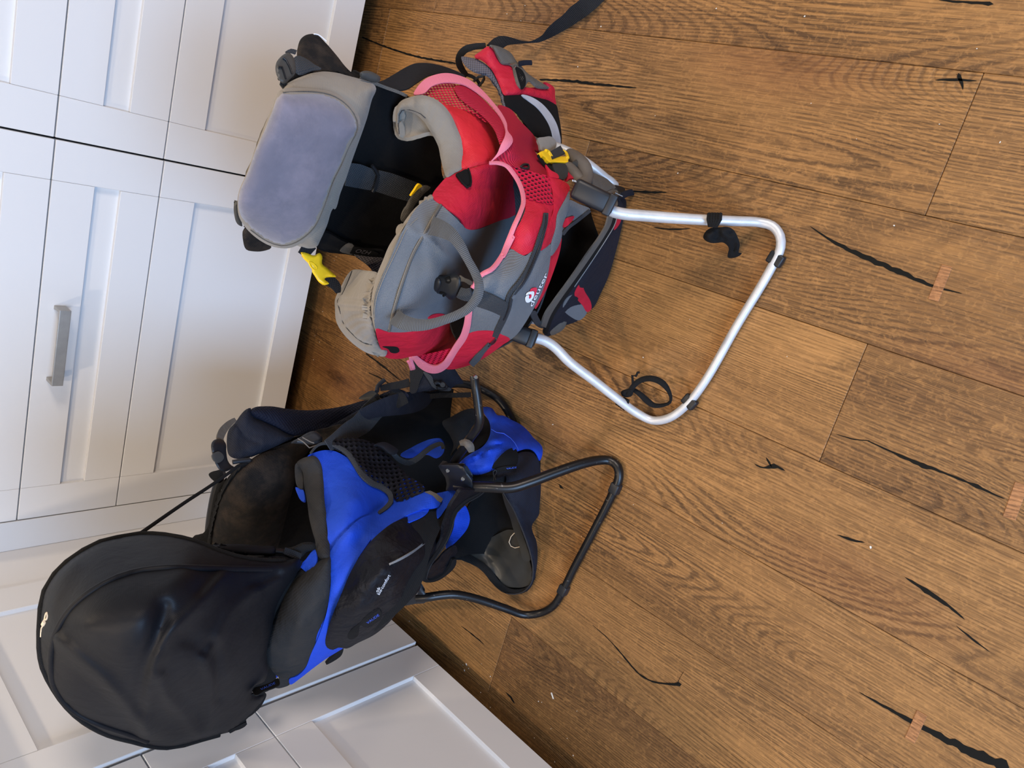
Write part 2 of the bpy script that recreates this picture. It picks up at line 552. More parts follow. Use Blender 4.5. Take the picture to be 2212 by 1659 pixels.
def tube(name, parent, mat, pts, r, field=None, off=0., step=.012, seg=10, flat=1., label=None, radii=None, raw=False):
    P = pts if raw else resolve(pts, field, off)
    C = np.array(crsample(P, step, False)) if len(P) > 2 else np.array([P[0] + (P[-1] - P[0]) * t for t in np.linspace(0, 1, 6)])
    base = base_of(parent)
    verts = []; n = len(C)
    T = np.gradient(C, axis=0); T /= np.linalg.norm(T, axis=1)[:, None] + 1e-12
    up = CP - C[0]; up -= T[0] * (up @ T[0]); up /= np.linalg.norm(up) + 1e-12
    for i in range(n):
        up = up - T[i] * (up @ T[i]); up /= np.linalg.norm(up) + 1e-12
        sd = np.cross(T[i], up)
        rr = r if radii is None else r * np.interp(i / (n - 1), np.linspace(0, 1, len(radii)), radii)
        for k in range(seg):
            a = 2 * math.pi * k / seg
            verts.append(C[i] + rr * (math.cos(a) * sd + flat * math.sin(a) * up) - base)
    faces = []
    for i in range(n - 1):
        for k in range(seg):
            a = i * seg + k; b = i * seg + (k + 1) % seg
            faces.append((a, b, b + seg, a + seg))
    faces.append(tuple(range(seg))[::-1]); faces.append(tuple((n - 1) * seg + k for k in range(seg)))
    me = bpy.data.meshes.new(name); me.from_pydata([tuple(v) for v in verts], [], faces)
    uvl = me.uv_layers.new(name='UVMap')
    al = np.concatenate([[0], np.cumsum(np.linalg.norm(np.diff(C, axis=0), axis=1))])
    for lp in me.loops: uvl.data[lp.index].uv = (al[lp.vertex_index // seg], (lp.vertex_index % seg) * r)
    me.materials.append(mat)
    o = bpy.data.objects.new(name, me); COL.objects.link(o); o.parent = parent
    for p in me.polygons: p.use_smooth = True
    me.set_sharp_from_angle(angle=math.radians(60))
    if label: o['label'] = label
    return o


def strip(name, parent, mat, pts, wd, field=None, off=0., th=.0015, bow=0., label=None, sp=5):
    """webbing: centre line in the picture with a width, lying on a surface; uv.x runs along"""
    c = np.array(crsample([np.array(p[:2], float) for p in pts], sp, False))
    T = np.gradient(c, axis=0); T /= np.linalg.norm(T, axis=1)[:, None] + 1e-9
    Nn = np.stack([-T[:, 1], T[:, 0]], 1)
    if np.isscalar(wd): W = np.full(len(c), float(wd))
    else: W = np.interp(np.linspace(0, 1, len(c)), np.linspace(0, 1, len(wd)), wd)
    if len(pts[0]) > 2:
        dc = np.array([depth_of(p[0], p[1], p[2]) for p in pts])
        pp = np.array([p[:2] for p in pts], float)
        sarc = np.concatenate([[0], np.cumsum(np.linalg.norm(np.diff(pp, axis=0), axis=1))])
        carc = np.concatenate([[0], np.cumsum(np.linalg.norm(np.diff(c, axis=0), axis=1))])
        dl = np.interp(carc / carc[-1], sarc / sarc[-1], dc)
    else: dl = None
    K = 5; rows = []
    for j in range(K):
        q = c + Nn * (W[:, None] * (j / (K - 1) - .5))
        d = (field(q) if dl is None else dl) - off - bow * (1 - (2 * j / (K - 1) - 1) ** 2)
        rays = (RM @ np.stack([(q[:, 0] - 1106) / FPX, -(q[:, 1] - 829.5) / FPX, -np.ones(len(q))])).T
        rows.append(CP + d[:, None] * rays)
    A = np.array(rows)  # K,n,3
    n = len(c); base = base_of(parent)
    tang = np.gradient(A, axis=1); acr = np.gradient(A, axis=0)
    N = np.cross(tang, acr); N /= np.linalg.norm(N, axis=2)[..., None] + 1e-12
    if (N * (CP - A)).sum() < 0: N = -N
    Bk = A - N * th
    verts = np.vstack([A.reshape(-1, 3), Bk.reshape(-1, 3)]) - base
    faces = []; o2 = K * n
    for j in range(K - 1):
        for i in range(n - 1):
            a, b, c2, d2 = j * n + i, j * n + i + 1, (j + 1) * n + i + 1, (j + 1) * n + i
            faces.append((a, b, c2, d2)); faces.append((d2 + o2, c2 + o2, b + o2, a + o2))
    for i in range(n - 1):
        faces.append((i + 1, i, i + o2, i + 1 + o2)); a = (K - 1) * n + i; faces.append((a, a + 1, a + 1 + o2, a + o2))
    for j in range(K - 1):
        a = j * n; b = (j + 1) * n; faces.append((a, b, b + o2, a + o2))
        a += n - 1; b += n - 1; faces.append((b, a, a + o2, b + o2))
    me = bpy.data.meshes.new(name); me.from_pydata([tuple(v) for v in verts], [], faces)
    al = np.concatenate([[0], np.cumsum(np.linalg.norm(np.diff(A[2], axis=0), axis=1))])
    wm = np.linalg.norm(A[-1, n // 2] - A[0, n // 2])
    uvl = me.uv_layers.new(name='UVMap')
    for lp in me.loops:
        v = lp.vertex_index % o2; uvl.data[lp.index].uv = (al[v % n], (v // n) / (K - 1) * wm)
    me.materials.append(mat)
    o = bpy.data.objects.new(name, me); COL.objects.link(o); o.parent = parent
    bm = bmesh.new(); bm.from_mesh(me); bmesh.ops.recalc_face_normals(bm, faces=bm.faces); bm.to_mesh(me); bm.free()
    for p in me.polygons: p.use_smooth = True
    me.set_sharp_from_angle(angle=math.radians(55))
    if label: o['label'] = label
    return o


def lettering(name, parent, mat, text, o0, e1, e2, field, off, label=None, th=.0006):
    """o0 = baseline start, e1 = baseline vector for the whole word, e2 = cap-height vector, in the picture"""
    cu = bpy.data.curves.new('t', 'FONT'); cu.body = text; cu.size = 1; cu.resolution_u = 3; cu.offset = .0
    ob = bpy.data.objects.new('t', cu); COL.objects.link(ob)
    dg = bpy.context.evaluated_depsgraph_get(); dg.update()
    me0 = bpy.data.meshes.new_from_object(ob.evaluated_get(dg))
    v = np.array([tuple(x.co)[:2] for x in me0.vertices]); F = [tuple(p.vertices) for p in me0.polygons]
    bpy.data.objects.remove(ob); bpy.data.curves.remove(cu)
    v[:, 0] /= max(v[:, 0].max(), 1e-6); v[:, 1] /= .7
    q = np.array(o0, float) + v[:, :1] * np.array(e1, float) + v[:, 1:] * np.array(e2, float)
    d = field(q) - off
    rays = (RM @ np.stack([(q[:, 0] - 1106) / FPX, -(q[:, 1] - 829.5) / FPX, -np.ones(len(q))])).T
    P = CP + d[:, None] * rays; Pb = CP + (d + th)[:, None] * rays
    n = len(P); base = base_of(parent)
    faces = F + [tuple(i + n for i in f[::-1]) for f in F]
    ed = set()
    for f in F:
        for a, b in zip(f, f[1:] + f[:1]): ed.add((a, b))
    faces += [(b, a, a + n, b + n) for a, b in ed if (b, a) not in ed]
    me = bpy.data.meshes.new(name); me.from_pydata([tuple(x) for x in np.vstack([P, Pb]) - base], [], faces)
    bpy.data.meshes.remove(me0)
    me.materials.append(mat)
    o = bpy.data.objects.new(name, me); COL.objects.link(o); o.parent = parent
    if label: o['label'] = label
    return o


def disc(name, parent, mat, px, py, spec, r, h=.003, nrm=None, field=None, off=0.):
    P = resolve([(px, py, spec)] if spec is not None else [(px, py)], field, off)[0]
    bm = bmesh.new(); bmesh.ops.create_cone(bm, segments=20, radius1=r, radius2=r * .72, depth=h, cap_ends=True)
    me = bpy.data.meshes.new(name); bm.to_mesh(me); bm.free(); me.materials.append(mat)
    o = bpy.data.objects.new(name, me); COL.objects.link(o); o.parent = parent
    o.location = Vector(P - base_of(parent))
    nn = Vector(nrm) if nrm is not None else Vector(CP - P)
    o.rotation_euler = nn.to_track_quat('Z', 'Y').to_euler()
    return o


def obox(name, parent, mat, P0, P1, upv, wid, hgt, bevel=.004, label=None):
    """bevelled block from P0 to P1"""
    P0 = Vector(P0); P1 = Vector(P1); d = P1 - P0
    me = box_me(d.length, wid, hgt, bevel, 3)
    for p in me.polygons: p.use_smooth = True
    me.set_sharp_from_angle(angle=math.radians(50))
    me.materials.append(mat)
    o = bpy.data.objects.new(name, me); COL.objects.link(o); o.parent = parent
    x = d.normalized(); z = (Vector(upv) - x * Vector(upv).dot(x)).normalized(); y = z.cross(x)
    R = Matrix((x, y, z)).transposed()
    me.transform(R.to_4x4()); o.location = (P0 + P1) / 2 - Vector(base_of(parent))
    if label: o['label'] = label
    return o

# ------------------------------------------------------------------ walls, cabinets, worktop
def structure(name, lo, hi, mat, bevel=0):
    return tag(box(name, lo, hi, mat, None, bevel), kind='structure')


structure('wall_back', (-.72, .62, -.02), (3.2, .72, 2.6), M_wall)
structure('wall_left', (-.74, -3.2, -.02), (-.64, .62, 2.6), M_wall)
structure('baseboard_back', (.14, .14, -.0), (2.5, .155, .078), M_dark, .001)
structure('baseboard_left', (-.155, -2.06, -.0), (-.14, .14, .078), M_dark, .001)


def TA(s0, s1, d0, d1, z0, z1): return (s0, d0, z0), (s1, d1, z1)          # wall A: s = X, depth = +Y
def TB(s0, s1, d0, d1, z0, z1): return (-d1, -s1, z0), (-d0, -s0, z1)      # wall B: s = -Y, depth = -X


SW = .0745


def front(parent, T, s0, s1, z0, z1, name='drawer_front', prd=0.):
    f = box(name, *T(s0 + .06, s1 - .06, .0095 - prd, .0185, z0 + .06, z1 - .06), M_white, parent)
    for a, b in ((s0, s0 + SW), (s1 - SW, s1)):
        box('stile', *T(a, b, -prd, .019, z0, z1), M_white, f, .0009)
    for a, b in ((z0, z0 + SW), (z1 - SW, z1)):
        box('rail', *T(s0 + SW + .0004, s1 - SW - .0004, .0002 - prd, .019, a, b), M_white, f, .0007)
    return f


def cabinet(T, s0, s1, splits, label, loc, prd=0., dz=0.):
    c = empty('base_cabinet', loc, label, 'cabinet', None)
    box('carcass', *T(s0 + .001, s1 - .001, .021, .56, .08, .88), M_dark, c)
    fr = []
    for z0, z1 in splits:
        fr.append(front(c, T, s0 + .0014, s1 - .0014, z0 + dz, z1 + dz, 'cabinet_door' if len(splits) == 1 else 'drawer_front', prd))
    return c, fr


SP = [(.0800, .4787), (.4813, .6787), (.6813, .8787)]
cA2, fA2 = cabinet(TA, .072, .8725, SP, 'white drawer cabinet with a steel bar handle behind the two carriers', (.472, .02, 0))
cA1, fA1 = cabinet(TA, .8735, 1.6735, SP, 'white drawer cabinet at the right end behind the red carrier, no handle in view', (1.273, .02, 0), dz=.0016)
cA0, fA0 = cabinet(TA, 1.6745, 2.4745, SP, 'white drawer cabinet just outside the right edge of the frame', (2.074, .02, 0))
cB1, fB1 = cabinet(TB, .136, .6555, [(.080, .8787)], 'white cabinet with one tall panelled door behind the black hood', (-.02, -.396, 0), prd=.005)
cB2, fB2 = cabinet(TB, .6585, 1.4585, SP, 'white drawer cabinet nearest the camera on the left wall', (-.02, -1.058, 0))
cB3, fB3 = cabinet(TB, 1.4595, 2.0595, SP, 'white drawer cabinet beyond the left frame edge', (-.02, -1.76, 0))
tag(box('corner_filler', (.0, .0, .08), (.0705, .018, .8787), M_white, None, .001), 'narrow white filler strip in the cabinet corner, on the back run', 'filler panel')
tag(box('corner_filler', (-.018, -.1345, .08), (-.0004, .018, .8787), M_white, None, .001), 'narrow white filler strip in the cabinet corner, on the left run', 'filler panel')
wt = bpy.data.meshes.new('worktop'); bm = bmesh.new()
pts = [(-.62, .60), (2.48, .60), (2.48, -.025), (.025, -.025), (.025, -2.06), (-.62, -2.06)]
for z in (.881, .919):
    for p in pts: bm.verts.new((p[0], p[1], z))
bm.verts.ensure_lookup_table(); n = len(pts)
bm.faces.new(bm.verts[:n][::-1]); bm.faces.new(bm.verts[n:])
for i in range(n): bm.faces.new((bm.verts[i], bm.verts[(i + 1) % n], bm.verts[n + (i + 1) % n], bm.verts[n + i]))
bm.to_mesh(wt); bm.free()
tag(link('worktop', wt, M_top), 'dark worktop running over the white cabinets, above the frame', 'worktop')
# bar handle on the middle drawer
hm = bmesh.new()
prof = [(-.080, 0), (-.080, -.034), (.080, -.034), (.080, 0), (.072, 0), (.0745, -.029), (-.0745, -.029), (-.072, 0)]
vb = [[hm.verts.new((x, y, z)) for x, y in prof] for z in (-.0105, .0105)]
m = len(prof)
for a, b, c2, d in ((0, 1, 6, 7), (1, 2, 5, 6), (2, 3, 4, 5)):
    hm.faces.new([vb[0][k] for k in (a, b, c2, d)]); hm.faces.new([vb[1][k] for k in (d, c2, b, a)])
for i in range(m): hm.faces.new((vb[0][i], vb[0][(i + 1) % m], vb[1][(i + 1) % m], vb[1][i]))
bmesh.ops.recalc_face_normals(hm, faces=hm.faces)
bmesh.ops.bevel(hm, geom=[e for e in hm.edges if e.is_manifold and e.calc_face_angle(0) > .5], offset=.0012, segments=2, affect='EDGES', profile=.6)
me = bpy.data.meshes.new('handle'); hm.to_mesh(me); hm.free()
h = link('handle', me, M_steel, fA2[1]); h.location = Vector((.4725, -.0, .643)) - Vector(base_of(fA2[1])); h['label'] = 'brushed steel bar handle'

# ------------------------------------------------------------------ floor figures: filled cracks and wooden keys
FZ = lambda z: (lambda X: np.array([(z - CP[2]) / (RM[2] @ np.array([(x[0] - 1106) / FPX, -(x[1] - 829.5) / FPX, -1.0])) for x in np.atleast_2d(np.array(X, float))]))


def crack(px_pts, wds, seed=0):
    rnd = random.Random(seed)
    P = [at(p[0], p[1], Z=0) for p in px_pts]
    C = np.array(crsample(P, .006, False)); n = len(C)
    W = .72 * np.interp(np.linspace(0, 1, n), np.linspace(0, 1, len(wds)), wds)
    T = np.gradient(C, axis=0); T /= np.linalg.norm(T, axis=1)[:, None] + 1e-9
    Nn = np.stack([-T[:, 1], T[:, 0], 0 * T[:, 0]], 1)
    a = np.array([W[i] * (.5 + .45 * noise.noise(Vector((C[i][1] * 90, seed, 0)))) for i in range(n)])
    b = np.array([W[i] * (.5 + .45 * noise.noise(Vector((C[i][1] * 90, seed + 9, 0)))) for i in range(n)])
    a[0] = b[0] = a[-1] = b[-1] = .0001
    top = [C[i] + Nn[i] * a[i] for i in range(n)] + [C[i] - Nn[i] * b[i] for i in range(n)]
    base = base_of(floor); vs = []
    for z in (.0006, -.0005):
        vs += [tuple(np.array((p[0], p[1], z)) - base) for p in top]
    k = 2 * n; fs = []
    for i in range(n - 1):
        fs.append((i, i + 1, n + i + 1, n + i)); fs.append((i + 1, i, i + k, i + 1 + k)); fs.append((n + i, n + i + 1, n + i + 1 + k, n + i + k))
    me = bpy.data.meshes.new('filled_crack'); me.from_pydata(vs, [], fs)
    bm = bmesh.new(); bm.from_mesh(me); bmesh.ops.recalc_face_normals(bm, faces=bm.faces); bm.to_mesh(me); bm.free()
    return link('filled_crack', me, M_filler, floor)


CR = [([(782, 80), (830, 100), (900, 122), (985, 137)], [.004, .005, .006, .005]),
      ([(1165, 172), (1230, 175), (1290, 182), (1376, 190)], [.004, .007, .006, .002]),
      ([(1365, 413), (1400, 415), (1441, 416)], [.003, .006, .002]),
      ([(1412, 491), (1440, 495), (1491, 494)], [.002, .004, .001]),
      ([(1750, 489), (1800, 522), (1870, 556), (1950, 590), (2010, 616), (2078, 634)], [.001, .006, .010, .010, .006, .001]),
      ([(2028, 0), (2070, 4), (2110, 6), (2146, 9)], [.001, .004, .004, .006]),
      ([(1806, 937), (1840, 948), (1880, 952)], [.001, .0025, .001]),
      ([(1870, 950), (1935, 980), (1985, 1002), (2030, 1018), (2100, 1046), (2170, 1078)], [.001, .004, .009, .003, .006, .001]),
      ([(1630, 1002), (1650, 1011), (1672, 1006), (1696, 1017)], [.002, .004, .010, .002]),
      ([(1655, 988), (1662, 1000), (1668, 1010)], [.002, .005, .004]),
      ([(1808, 1155), (1840, 1166), (1868, 1172)], [.001, .006, .002]),
      ([(1955, 1247), (2010, 1282), (2050, 1310), (2084, 1338)], [.001, .009, .007, .002]),
      ([(2066, 1352), (2100, 1380), (2138, 1408)], [.001, .004, .001]),
      ([(1856, 1495), (1900, 1520), (1965, 1556), (2040, 1595), (2110, 1630), (2180, 1658)], [.001, .006, .010, .014, .018, .020]),
      ([(1280, 1350), (1312, 1378), (1345, 1415), (1380, 1455), (1410, 1472), (1472, 1478)], [.001, .002, .004, .004, .004, .010]),
      ([(1463, 1478), (1470, 1462), (1478, 1450)], [.002, .001, .001]),
      ([(996, 1352), (1020, 1370), (1046, 1392)], [.001, .004, .002]),
      ([(1093, 1495), (1103, 1506), (1112, 1520)], [.002, .008, .001]),
      ([(2070, 158), (2078, 180), (2080, 194)], [.007, .006, .001]),
      ([(2020, 173), (2050, 172), (2110, 175)], [.002, .005, .001]),
      ([(2066, 160), (2074, 168)], [.006, .008]),
      ([(1207, 1045), (1212, 1052), (1218, 1056)], [.003, .008, .003]),
      ([(790, 763), (826, 790), (865, 822)], [.004, .007, .002]), ([(796, 805), (820, 816), (842, 830)], [.002, .004, .003])]
for i, (a, b) in enumerate(CR): crack(a, b, i)


def peg(p0, p1, wd):
    a = at(*p0, Z=0); b = at(*p1, Z=0)
    d = b - a; L_ = float(np.linalg.norm(d))
    me = box_me(L_, wd, .0016, .0004)
    o = link('wooden_key', me, M_peg, floor); o.location = Vector((a + b) / 2 - base_of(floor)) + Vector((0, 0, .0003))
    o.rotation_euler = (0, 0, math.atan2(d[1], d[0]))


peg((2046, 574), (2016, 649), .014); peg((1992, 1540), (1965, 1600), .014); peg((2207, 1045), (2180, 1120), .015)
# crumbs
cme = []
for k in range(5):
    bm = bmesh.new(); bmesh.ops.create_icosphere(bm, subdivisions=1, radius=1)
    for v in bm.verts: v.co *= random.uniform(.6, 1.2)
    for v in bm.verts: v.co.z *= .5
    me = bpy.data.meshes.new('crumb'); bm.to_mesh(me); bm.free(); me.materials.append(M_crumb)
    for p in me.polygons: p.use_smooth = True
    cme.append(me)
spots = [(1464, 374, 1.8), (1298, 57, 1.8), (1134, 12, 1.2), (1095, 30, 1.4), (1125, 45, 1), (1248, 144, 1.4), (901, 113, 1.2), (1389, 772, 1.5), (1194, 917, 1.4),
         (726, 555, 1.2), (722, 563, 1.2), (697, 673, 1.3), (680, 725, 1.2), (677, 777, 1.4), (690, 739, 1), (738, 592, 1), (740, 697, 1), (1007, 1435, 2.4), (1003, 1448, 1.8), (1012, 1444, 1.4),
         (1040, 1434, 1.0), (1059, 1461, 1.8), (1038, 1496, 1.5), (1163, 1515, 1.4), (1170, 1517, 1.2), (1238, 1632, 2.0), (1190, 1574, 1.2), (1154, 1594, 1), (1198, 1646, 1.2), (1225, 1595, 1),
         (1059, 1528, 1.3), (1000, 1436, 1), (1246, 1536, 1), (1738, 35, 1.6), (1547, 18, 1.2), (2160, 307, 1.8), (1752, 223, 1), (2029, 268, 1), (1931, 487, 1.4), (1880, 1182, 2.0), (1256, 1159, 1.2), (1368, 1090, 1), (1560, 1130, .9),
         (1335, 1430, .8), (884, 1342, 1.2), (1288, 1100, 1), (1700, 770, .8), (1490, 690, .8), (2110, 105, 1), (1850, 300, .8), (1300, 300, .9), (1415, 250, .8)]
for i, (x, y, s_) in enumerate(spots):
    o = link('crumb', cme[i % 5]); P = at(x, y, Z=.0008); o.location = Vector(P); r = .0010 * s_
    o.scale = (r, r * random.uniform(.7, 1.5), r); o.rotation_euler = (0, 0, random.uniform(0, 3))
    tag(o, 'tiny pale crumb lying on the brown wood floor', 'crumb', 'crumbs on the wood floor')
a = at(1190, 1494, Z=.002); b = at(1196, 1512, Z=.002)
o = link('paper_scrap', box_me(.013, .0035, .001, .0003), M_crumb); o.location = Vector((a + b) / 2); o.rotation_euler = (0, 0, math.atan2(b[1] - a[1], b[0] - a[0]))
tag(o, 'small white oblong paper scrap on the floor near the left cabinets', 'scrap')

# ================================================================== RED CHILD CARRIER
red = empty('child_carrier', (.93, -.78, 0), 'red and grey hiking child carrier with a lavender head pad standing on a silver kickstand', 'child carrier')
Y = lambda v: ('Y', v)
Z = lambda v: ('Z', v)
# -- surfaces (true positions in the room)
F_pil = Field([(600, 190, Y(-.62)), (520, 470, Y(-.575)), (680, 530, Y(-.585)), (800, 230, Y(-.635)), (640, 360, Y(-.615)), (700, 80, Y(-.56)), (550, 540, Y(-.53))])
F_back = Field([(620, 150, Y(-.60)), (530, 530, Y(-.54)), (700, 540, Y(-.56)), (860, 600, Y(-.55)), (1000, 300, Y(-.60)), (820, 180, Y(-.60)), (980, 480, Y(-.57)), (1080, 420, Y(-.58))])
F_rim = Field([(858, 231, Y(-.605)), (911, 206, Y(-.645)), (960, 250, Y(-.675)), (995, 300, Y(-.70)), (1000, 350, Y(-.725)), (965, 378, Y(-.74)), (930, 430, Y(-.765)), (880, 500, Y(-.785)),
               (845, 570, Y(-.79)), (815, 640, Y(-.785)), (810, 700, Y(-.765)), (830, 740, Y(-.71)), (800, 755, Y(-.68)), (750, 700, Y(-.63)), (735, 640, Y(-.60)), (765, 590, Y(-.57)), (730, 660, Y(-.60))])
F_up = Field([(965, 380, Y(-.74)), (1000, 352, Y(-.725)), (1010, 300, Y(-.70)), (960, 230, Y(-.655)), (945, 212, Y(-.64)), (1070, 290, Y(-.68)), (1060, 350, Y(-.735)),
              (930, 430, Y(-.768)), (880, 500, Y(-.79)), (845, 570, Y(-.795)), (815, 640, Y(-.79)), (812, 705, Y(-.765)), (1030, 420, Y(-.775)), (1110, 400, Y(-.65)), (1115, 470, Y(-.63)), (1060, 470, Y(-.75)),
              (1000, 520, Y(-.80)), (960, 600, Y(-.81)), (920, 560, Y(-.805)), (1085, 560, Y(-.64)), (1055, 600, Y(-.67)), (1000, 690, Y(-.69)), (880, 700, Y(-.79)), (900, 730, Y(-.76)), (860, 765, Y(-.675)), (930, 775, Y(-.66)), (990, 740, Y(-.66))])
F_pk = Field([(1012, 352, Y(-.735)), (1060, 352, Y(-.75)), (1110, 385, Y(-.78)), (1134, 430, Y(-.825)), (1100, 530, Y(-.86)), (1040, 590, Y(-.875)), (1010, 690, Y(-.84)), (1000, 740, Y(-.79)), (970, 795, Y(-.715)), (935, 803, Y(-.68)), (890, 780, Y(-.65)),
              (1150, 500, Y(-.88)), (1120, 600, Y(-.905)), (1150, 620, Y(-.90)), (1100, 700, Y(-.87)), (1210, 540, Y(-.865)), (1190, 620, Y(-.89)), (1155, 700, Y(-.865)), (1180, 450, Y(-.85)), (1232, 415, Y(-.82)), (1060, 770, Y(-.77)), (1000, 805, Y(-.71)), (1100, 735, Y(-.83))])
F_mesh = Field([(895, 205, Y(-.615)), (950, 160, Y(-.60)), (1000, 175, Y(-.62)), (1060, 225, Y(-.67)), (1095, 270, Y(-.72)), (1108, 305, Y(-.755)), (1055, 352, Y(-.748)), (1150, 280, Y(-.69)), (1163, 325, Y(-.71)), (1100, 350, Y(-.765)), (1185, 370, Y(-.77)), (1195, 440, Y(-.815)), (1130, 430, Y(-.822)), (1140, 380, Y(-.80)), (1100, 240, Y(-.68))])
F_low = Field([(1226, 440, Y(-.80)), (1215, 500, Y(-.835)), (1190, 600, Y(-.85)), (1155, 690, Y(-.83)), (1290, 440, Z(.16)), (1330, 420, Z(.05)), (1350, 440, Z(.012)), (1345, 500, Z(.014)), (1315, 595, Z(.014)), (1270, 672, Z(.016)), (1240, 700, Z(.03)),
               (1325, 450, Z(.075)), (1300, 525, Z(.105)), (1260, 590, Z(.115)), (1215, 645, Z(.12)), (1178, 712, Z(.115)), (1180, 350, Y(-.69)), (1260, 330, Z(.10))])
F_in = Field([(1210, 500, Y(-.76)), (1170, 690, Y(-.74)), (1300, 460, Y(-.72)), (1290, 560, Z(.02)), (1220, 650, Z(.02))])
F_hip = Field([(1010, 110, Z(.185)), (1060, 98, Z(.17)), (1100, 130, Z(.125)), (1190, 185, Z(.025)), (1198, 225, Z(.02)), (1211, 315, Z(.02)), (1095, 235, Z(.17)), (1130, 275, Z(.155)), (1160, 200, Z(.075)), (1170, 260, Z(.085)), (1120, 180, Z(.13)), (1000, 125, Z(.195)), (1180, 300, Z(.09))])

# -- back frame, liner and seat
liner = panel('back_panel', red, M_deep, zA((1100, 430), (1240, 520), (1500, 620), (1640, 700), (1760, 900), (1790, 1150), (1800, 1300)) + [(985, 420), (940, 520), (900, 600), (850, 640), (820, 600), (790, 560), (760, 552)] + zC((170, 450), (150, 340), (260, 60)) + zA((900, 1300), (1000, 1000), (1080, 700)), F_back, off=-.012, th=.02, sp=12, label='black padded back panel')
for side, pts in (('r', [(650, 230, Y(-.54)), (740, 235, Y(-.55)), (860, 245, Y(-.56)), (1010, 275, Y(-.575)), (1120, 300, Y(-.60)), (1214, 322, Z(.095)), (1240, 335, Z(.085)), (1275, 358, Z(.065)), (1308, 385, Z(.035)), (1327, 400, Z(.018)), (1330, 425, Z(.012))]),
                  ('l', [(580, 460, Y(-.51)), (690, 500, Y(-.525)), (840, 555, Y(-.535)), (990, 620, Y(-.55)), (1110, 680, Z(.10)), (1170, 690, Z(.03)), (1225, 660, Z(.02))])):
    tube('frame_tube', red, M_alu, pts, .0085, label='silver aluminium frame tube')
strip('frame_webbing', red, M_ggrey, zA((1100, 465), (1200, 505), (1330, 555), (1440, 595), (1500, 625)), 7, F_back, .012)
# head pad
pad = panel('head_pad', red, M_beige, zA((410, 600), (470, 520), (560, 470), (740, 415), (880, 420), (1000, 450), (1110, 480), (1215, 520), (1235, 560), (1200, 650), (1160, 800), (1120, 920), (1080, 1030), (1030, 1170), (980, 1320), (930, 1450), (880, 1590)) +
            zC((320, 120), (260, 270), (210, 380), (170, 450), (60, 455), (-100, 380)) + zT1((1500, 1370), (1440, 1290), (1430, 1150), (1480, 1030), (1560, 800)), F_pil, off=.0, bulge=.035, bw=45, th=.02, back=.03, label='beige grey head pad body',
            wr=[(zA((1100, 520), (1060, 600)), -.002, 4), (zA((1150, 500), (1130, 600)), -.002, 4), (zA((1190, 540), (1100, 760), (1010, 1060)), .002, 14)])
F_pad2 = lambda X: F_pil(X) - .036
plush = panel('plush_cover', pad, M_beige, zT1((1662, 552), (1700, 528), (1800, 525), (1900, 532), (2000, 555), (2090, 615), (2145, 700), (2152, 775), (2110, 880), (2060, 985), (2010, 1085), (1972, 1195), (1935, 1295), (1900, 1360), (1830, 1430), (1745, 1478), (1680, 1483), (1595, 1460), (1490, 1385), (1430, 1300), (1418, 1220), (1425, 1150), (1475, 1030), (1525, 890), (1575, 780), (1615, 680)), F_pad2, bulge=.030, bw=55, th=.012, label='beige piping round the plush')
panel('plush_face', pad, M_pillow, zT1((1680, 556), (1760, 549), (1900, 552), (2000, 580), (2080, 640), (2130, 720), (2135, 770), (2080, 880), (2040, 980), (1990, 1080), (1950, 1190), (1910, 1290), (1880, 1350), (1820, 1410), (1740, 1455), (1680, 1465), (1600, 1440), (1500, 1370), (1440, 1290), (1422, 1220), (1430, 1150), (1480, 1030), (1530, 890), (1580, 780), (1620, 680)), F_pad2, off=.010, bulge=.026, bw=55, th=.010, sp=5, label='lavender grey plush face', nz=(.0025, 45))
tube('stitching', pad, M_ggrey, zT1((1690, 551), (1900, 549), (2002, 577), (2083, 637), (2134, 720), (2138, 772), (2083, 882), (2043, 982), (1993, 1082), (1953, 1192), (1913, 1292), (1882, 1353), (1822, 1414), (1742, 1459), (1680, 1469), (1600, 1444), (1498, 1374)), .0007, F_pad2, .0165, step=.01, seg=5)
# shoulder yoke, buckles
panel('shoulder_wing', red, M_cush, zT1((1740, 520), (1700, 518), (1690, 500), (1740, 450), (1770, 380), (1775, 300), (1795, 235), (1830, 208), (1890, 206), (1940, 250), (2010, 330), (2075, 410), (2140, 460), (2200, 478), (2190, 500), (2080, 470), (1950, 440), (1830, 470)), F_pil, off=-.02, bulge=.012, bw=14, th=.012, label='black shoulder harness wing')
tube('frayed_edge', red, M_whitet, zT1((1875, 203), (1900, 207), (1925, 225), (1950, 248)), .0009, F_pil, -.006, step=.004, seg=5)
panel('shoulder_wing', red, M_cush, zT1((1455, 1370), (1452, 1440), (1470, 1490), (1520, 1502), (1570, 1500), (1620, 1480), (1560, 1420), (1500, 1370)), F_pil, off=-.03, bulge=.006, bw=10, th=.012)
wb = panel('webbing_strap', red, M_dgrey, zT1((1755, 345), (1780, 332), (1830, 350), (1880, 385), (1920, 410), (1860, 425), (1790, 450), (1762, 430), (1750, 390)), F_pil, off=.005, bulge=.004, bw=10, th=.002)
bk = panel('ladder_buckle', red, M_plastg, zT1((1655, 365), (1720, 315), (1745, 330), (1768, 400), (1765, 435), (1735, 470), (1695, 500), (1668, 480), (1645, 415)), F_pil, off=.008, bulge=.004, bw=6, th=.008, sp=4, label='dark grey ladder buckle')
for q in (zT1((1690, 345), (1710, 360), (1745, 440)), zT1((1660, 400), (1685, 400), (1708, 470))): tube('buckle_bar', bk, M_plast, q, .0014, F_pil, .014, seg=6)
strip('webbing_strap', red, M_dgrey, zT1((1712, 318), (1740, 303), (1770, 312)), 9, F_pil, .004)
strip('webbing_strap', red, M_dgrey, zT1((1705, 470), (1690, 500), (1715, 522)), 13, F_pil, .004)
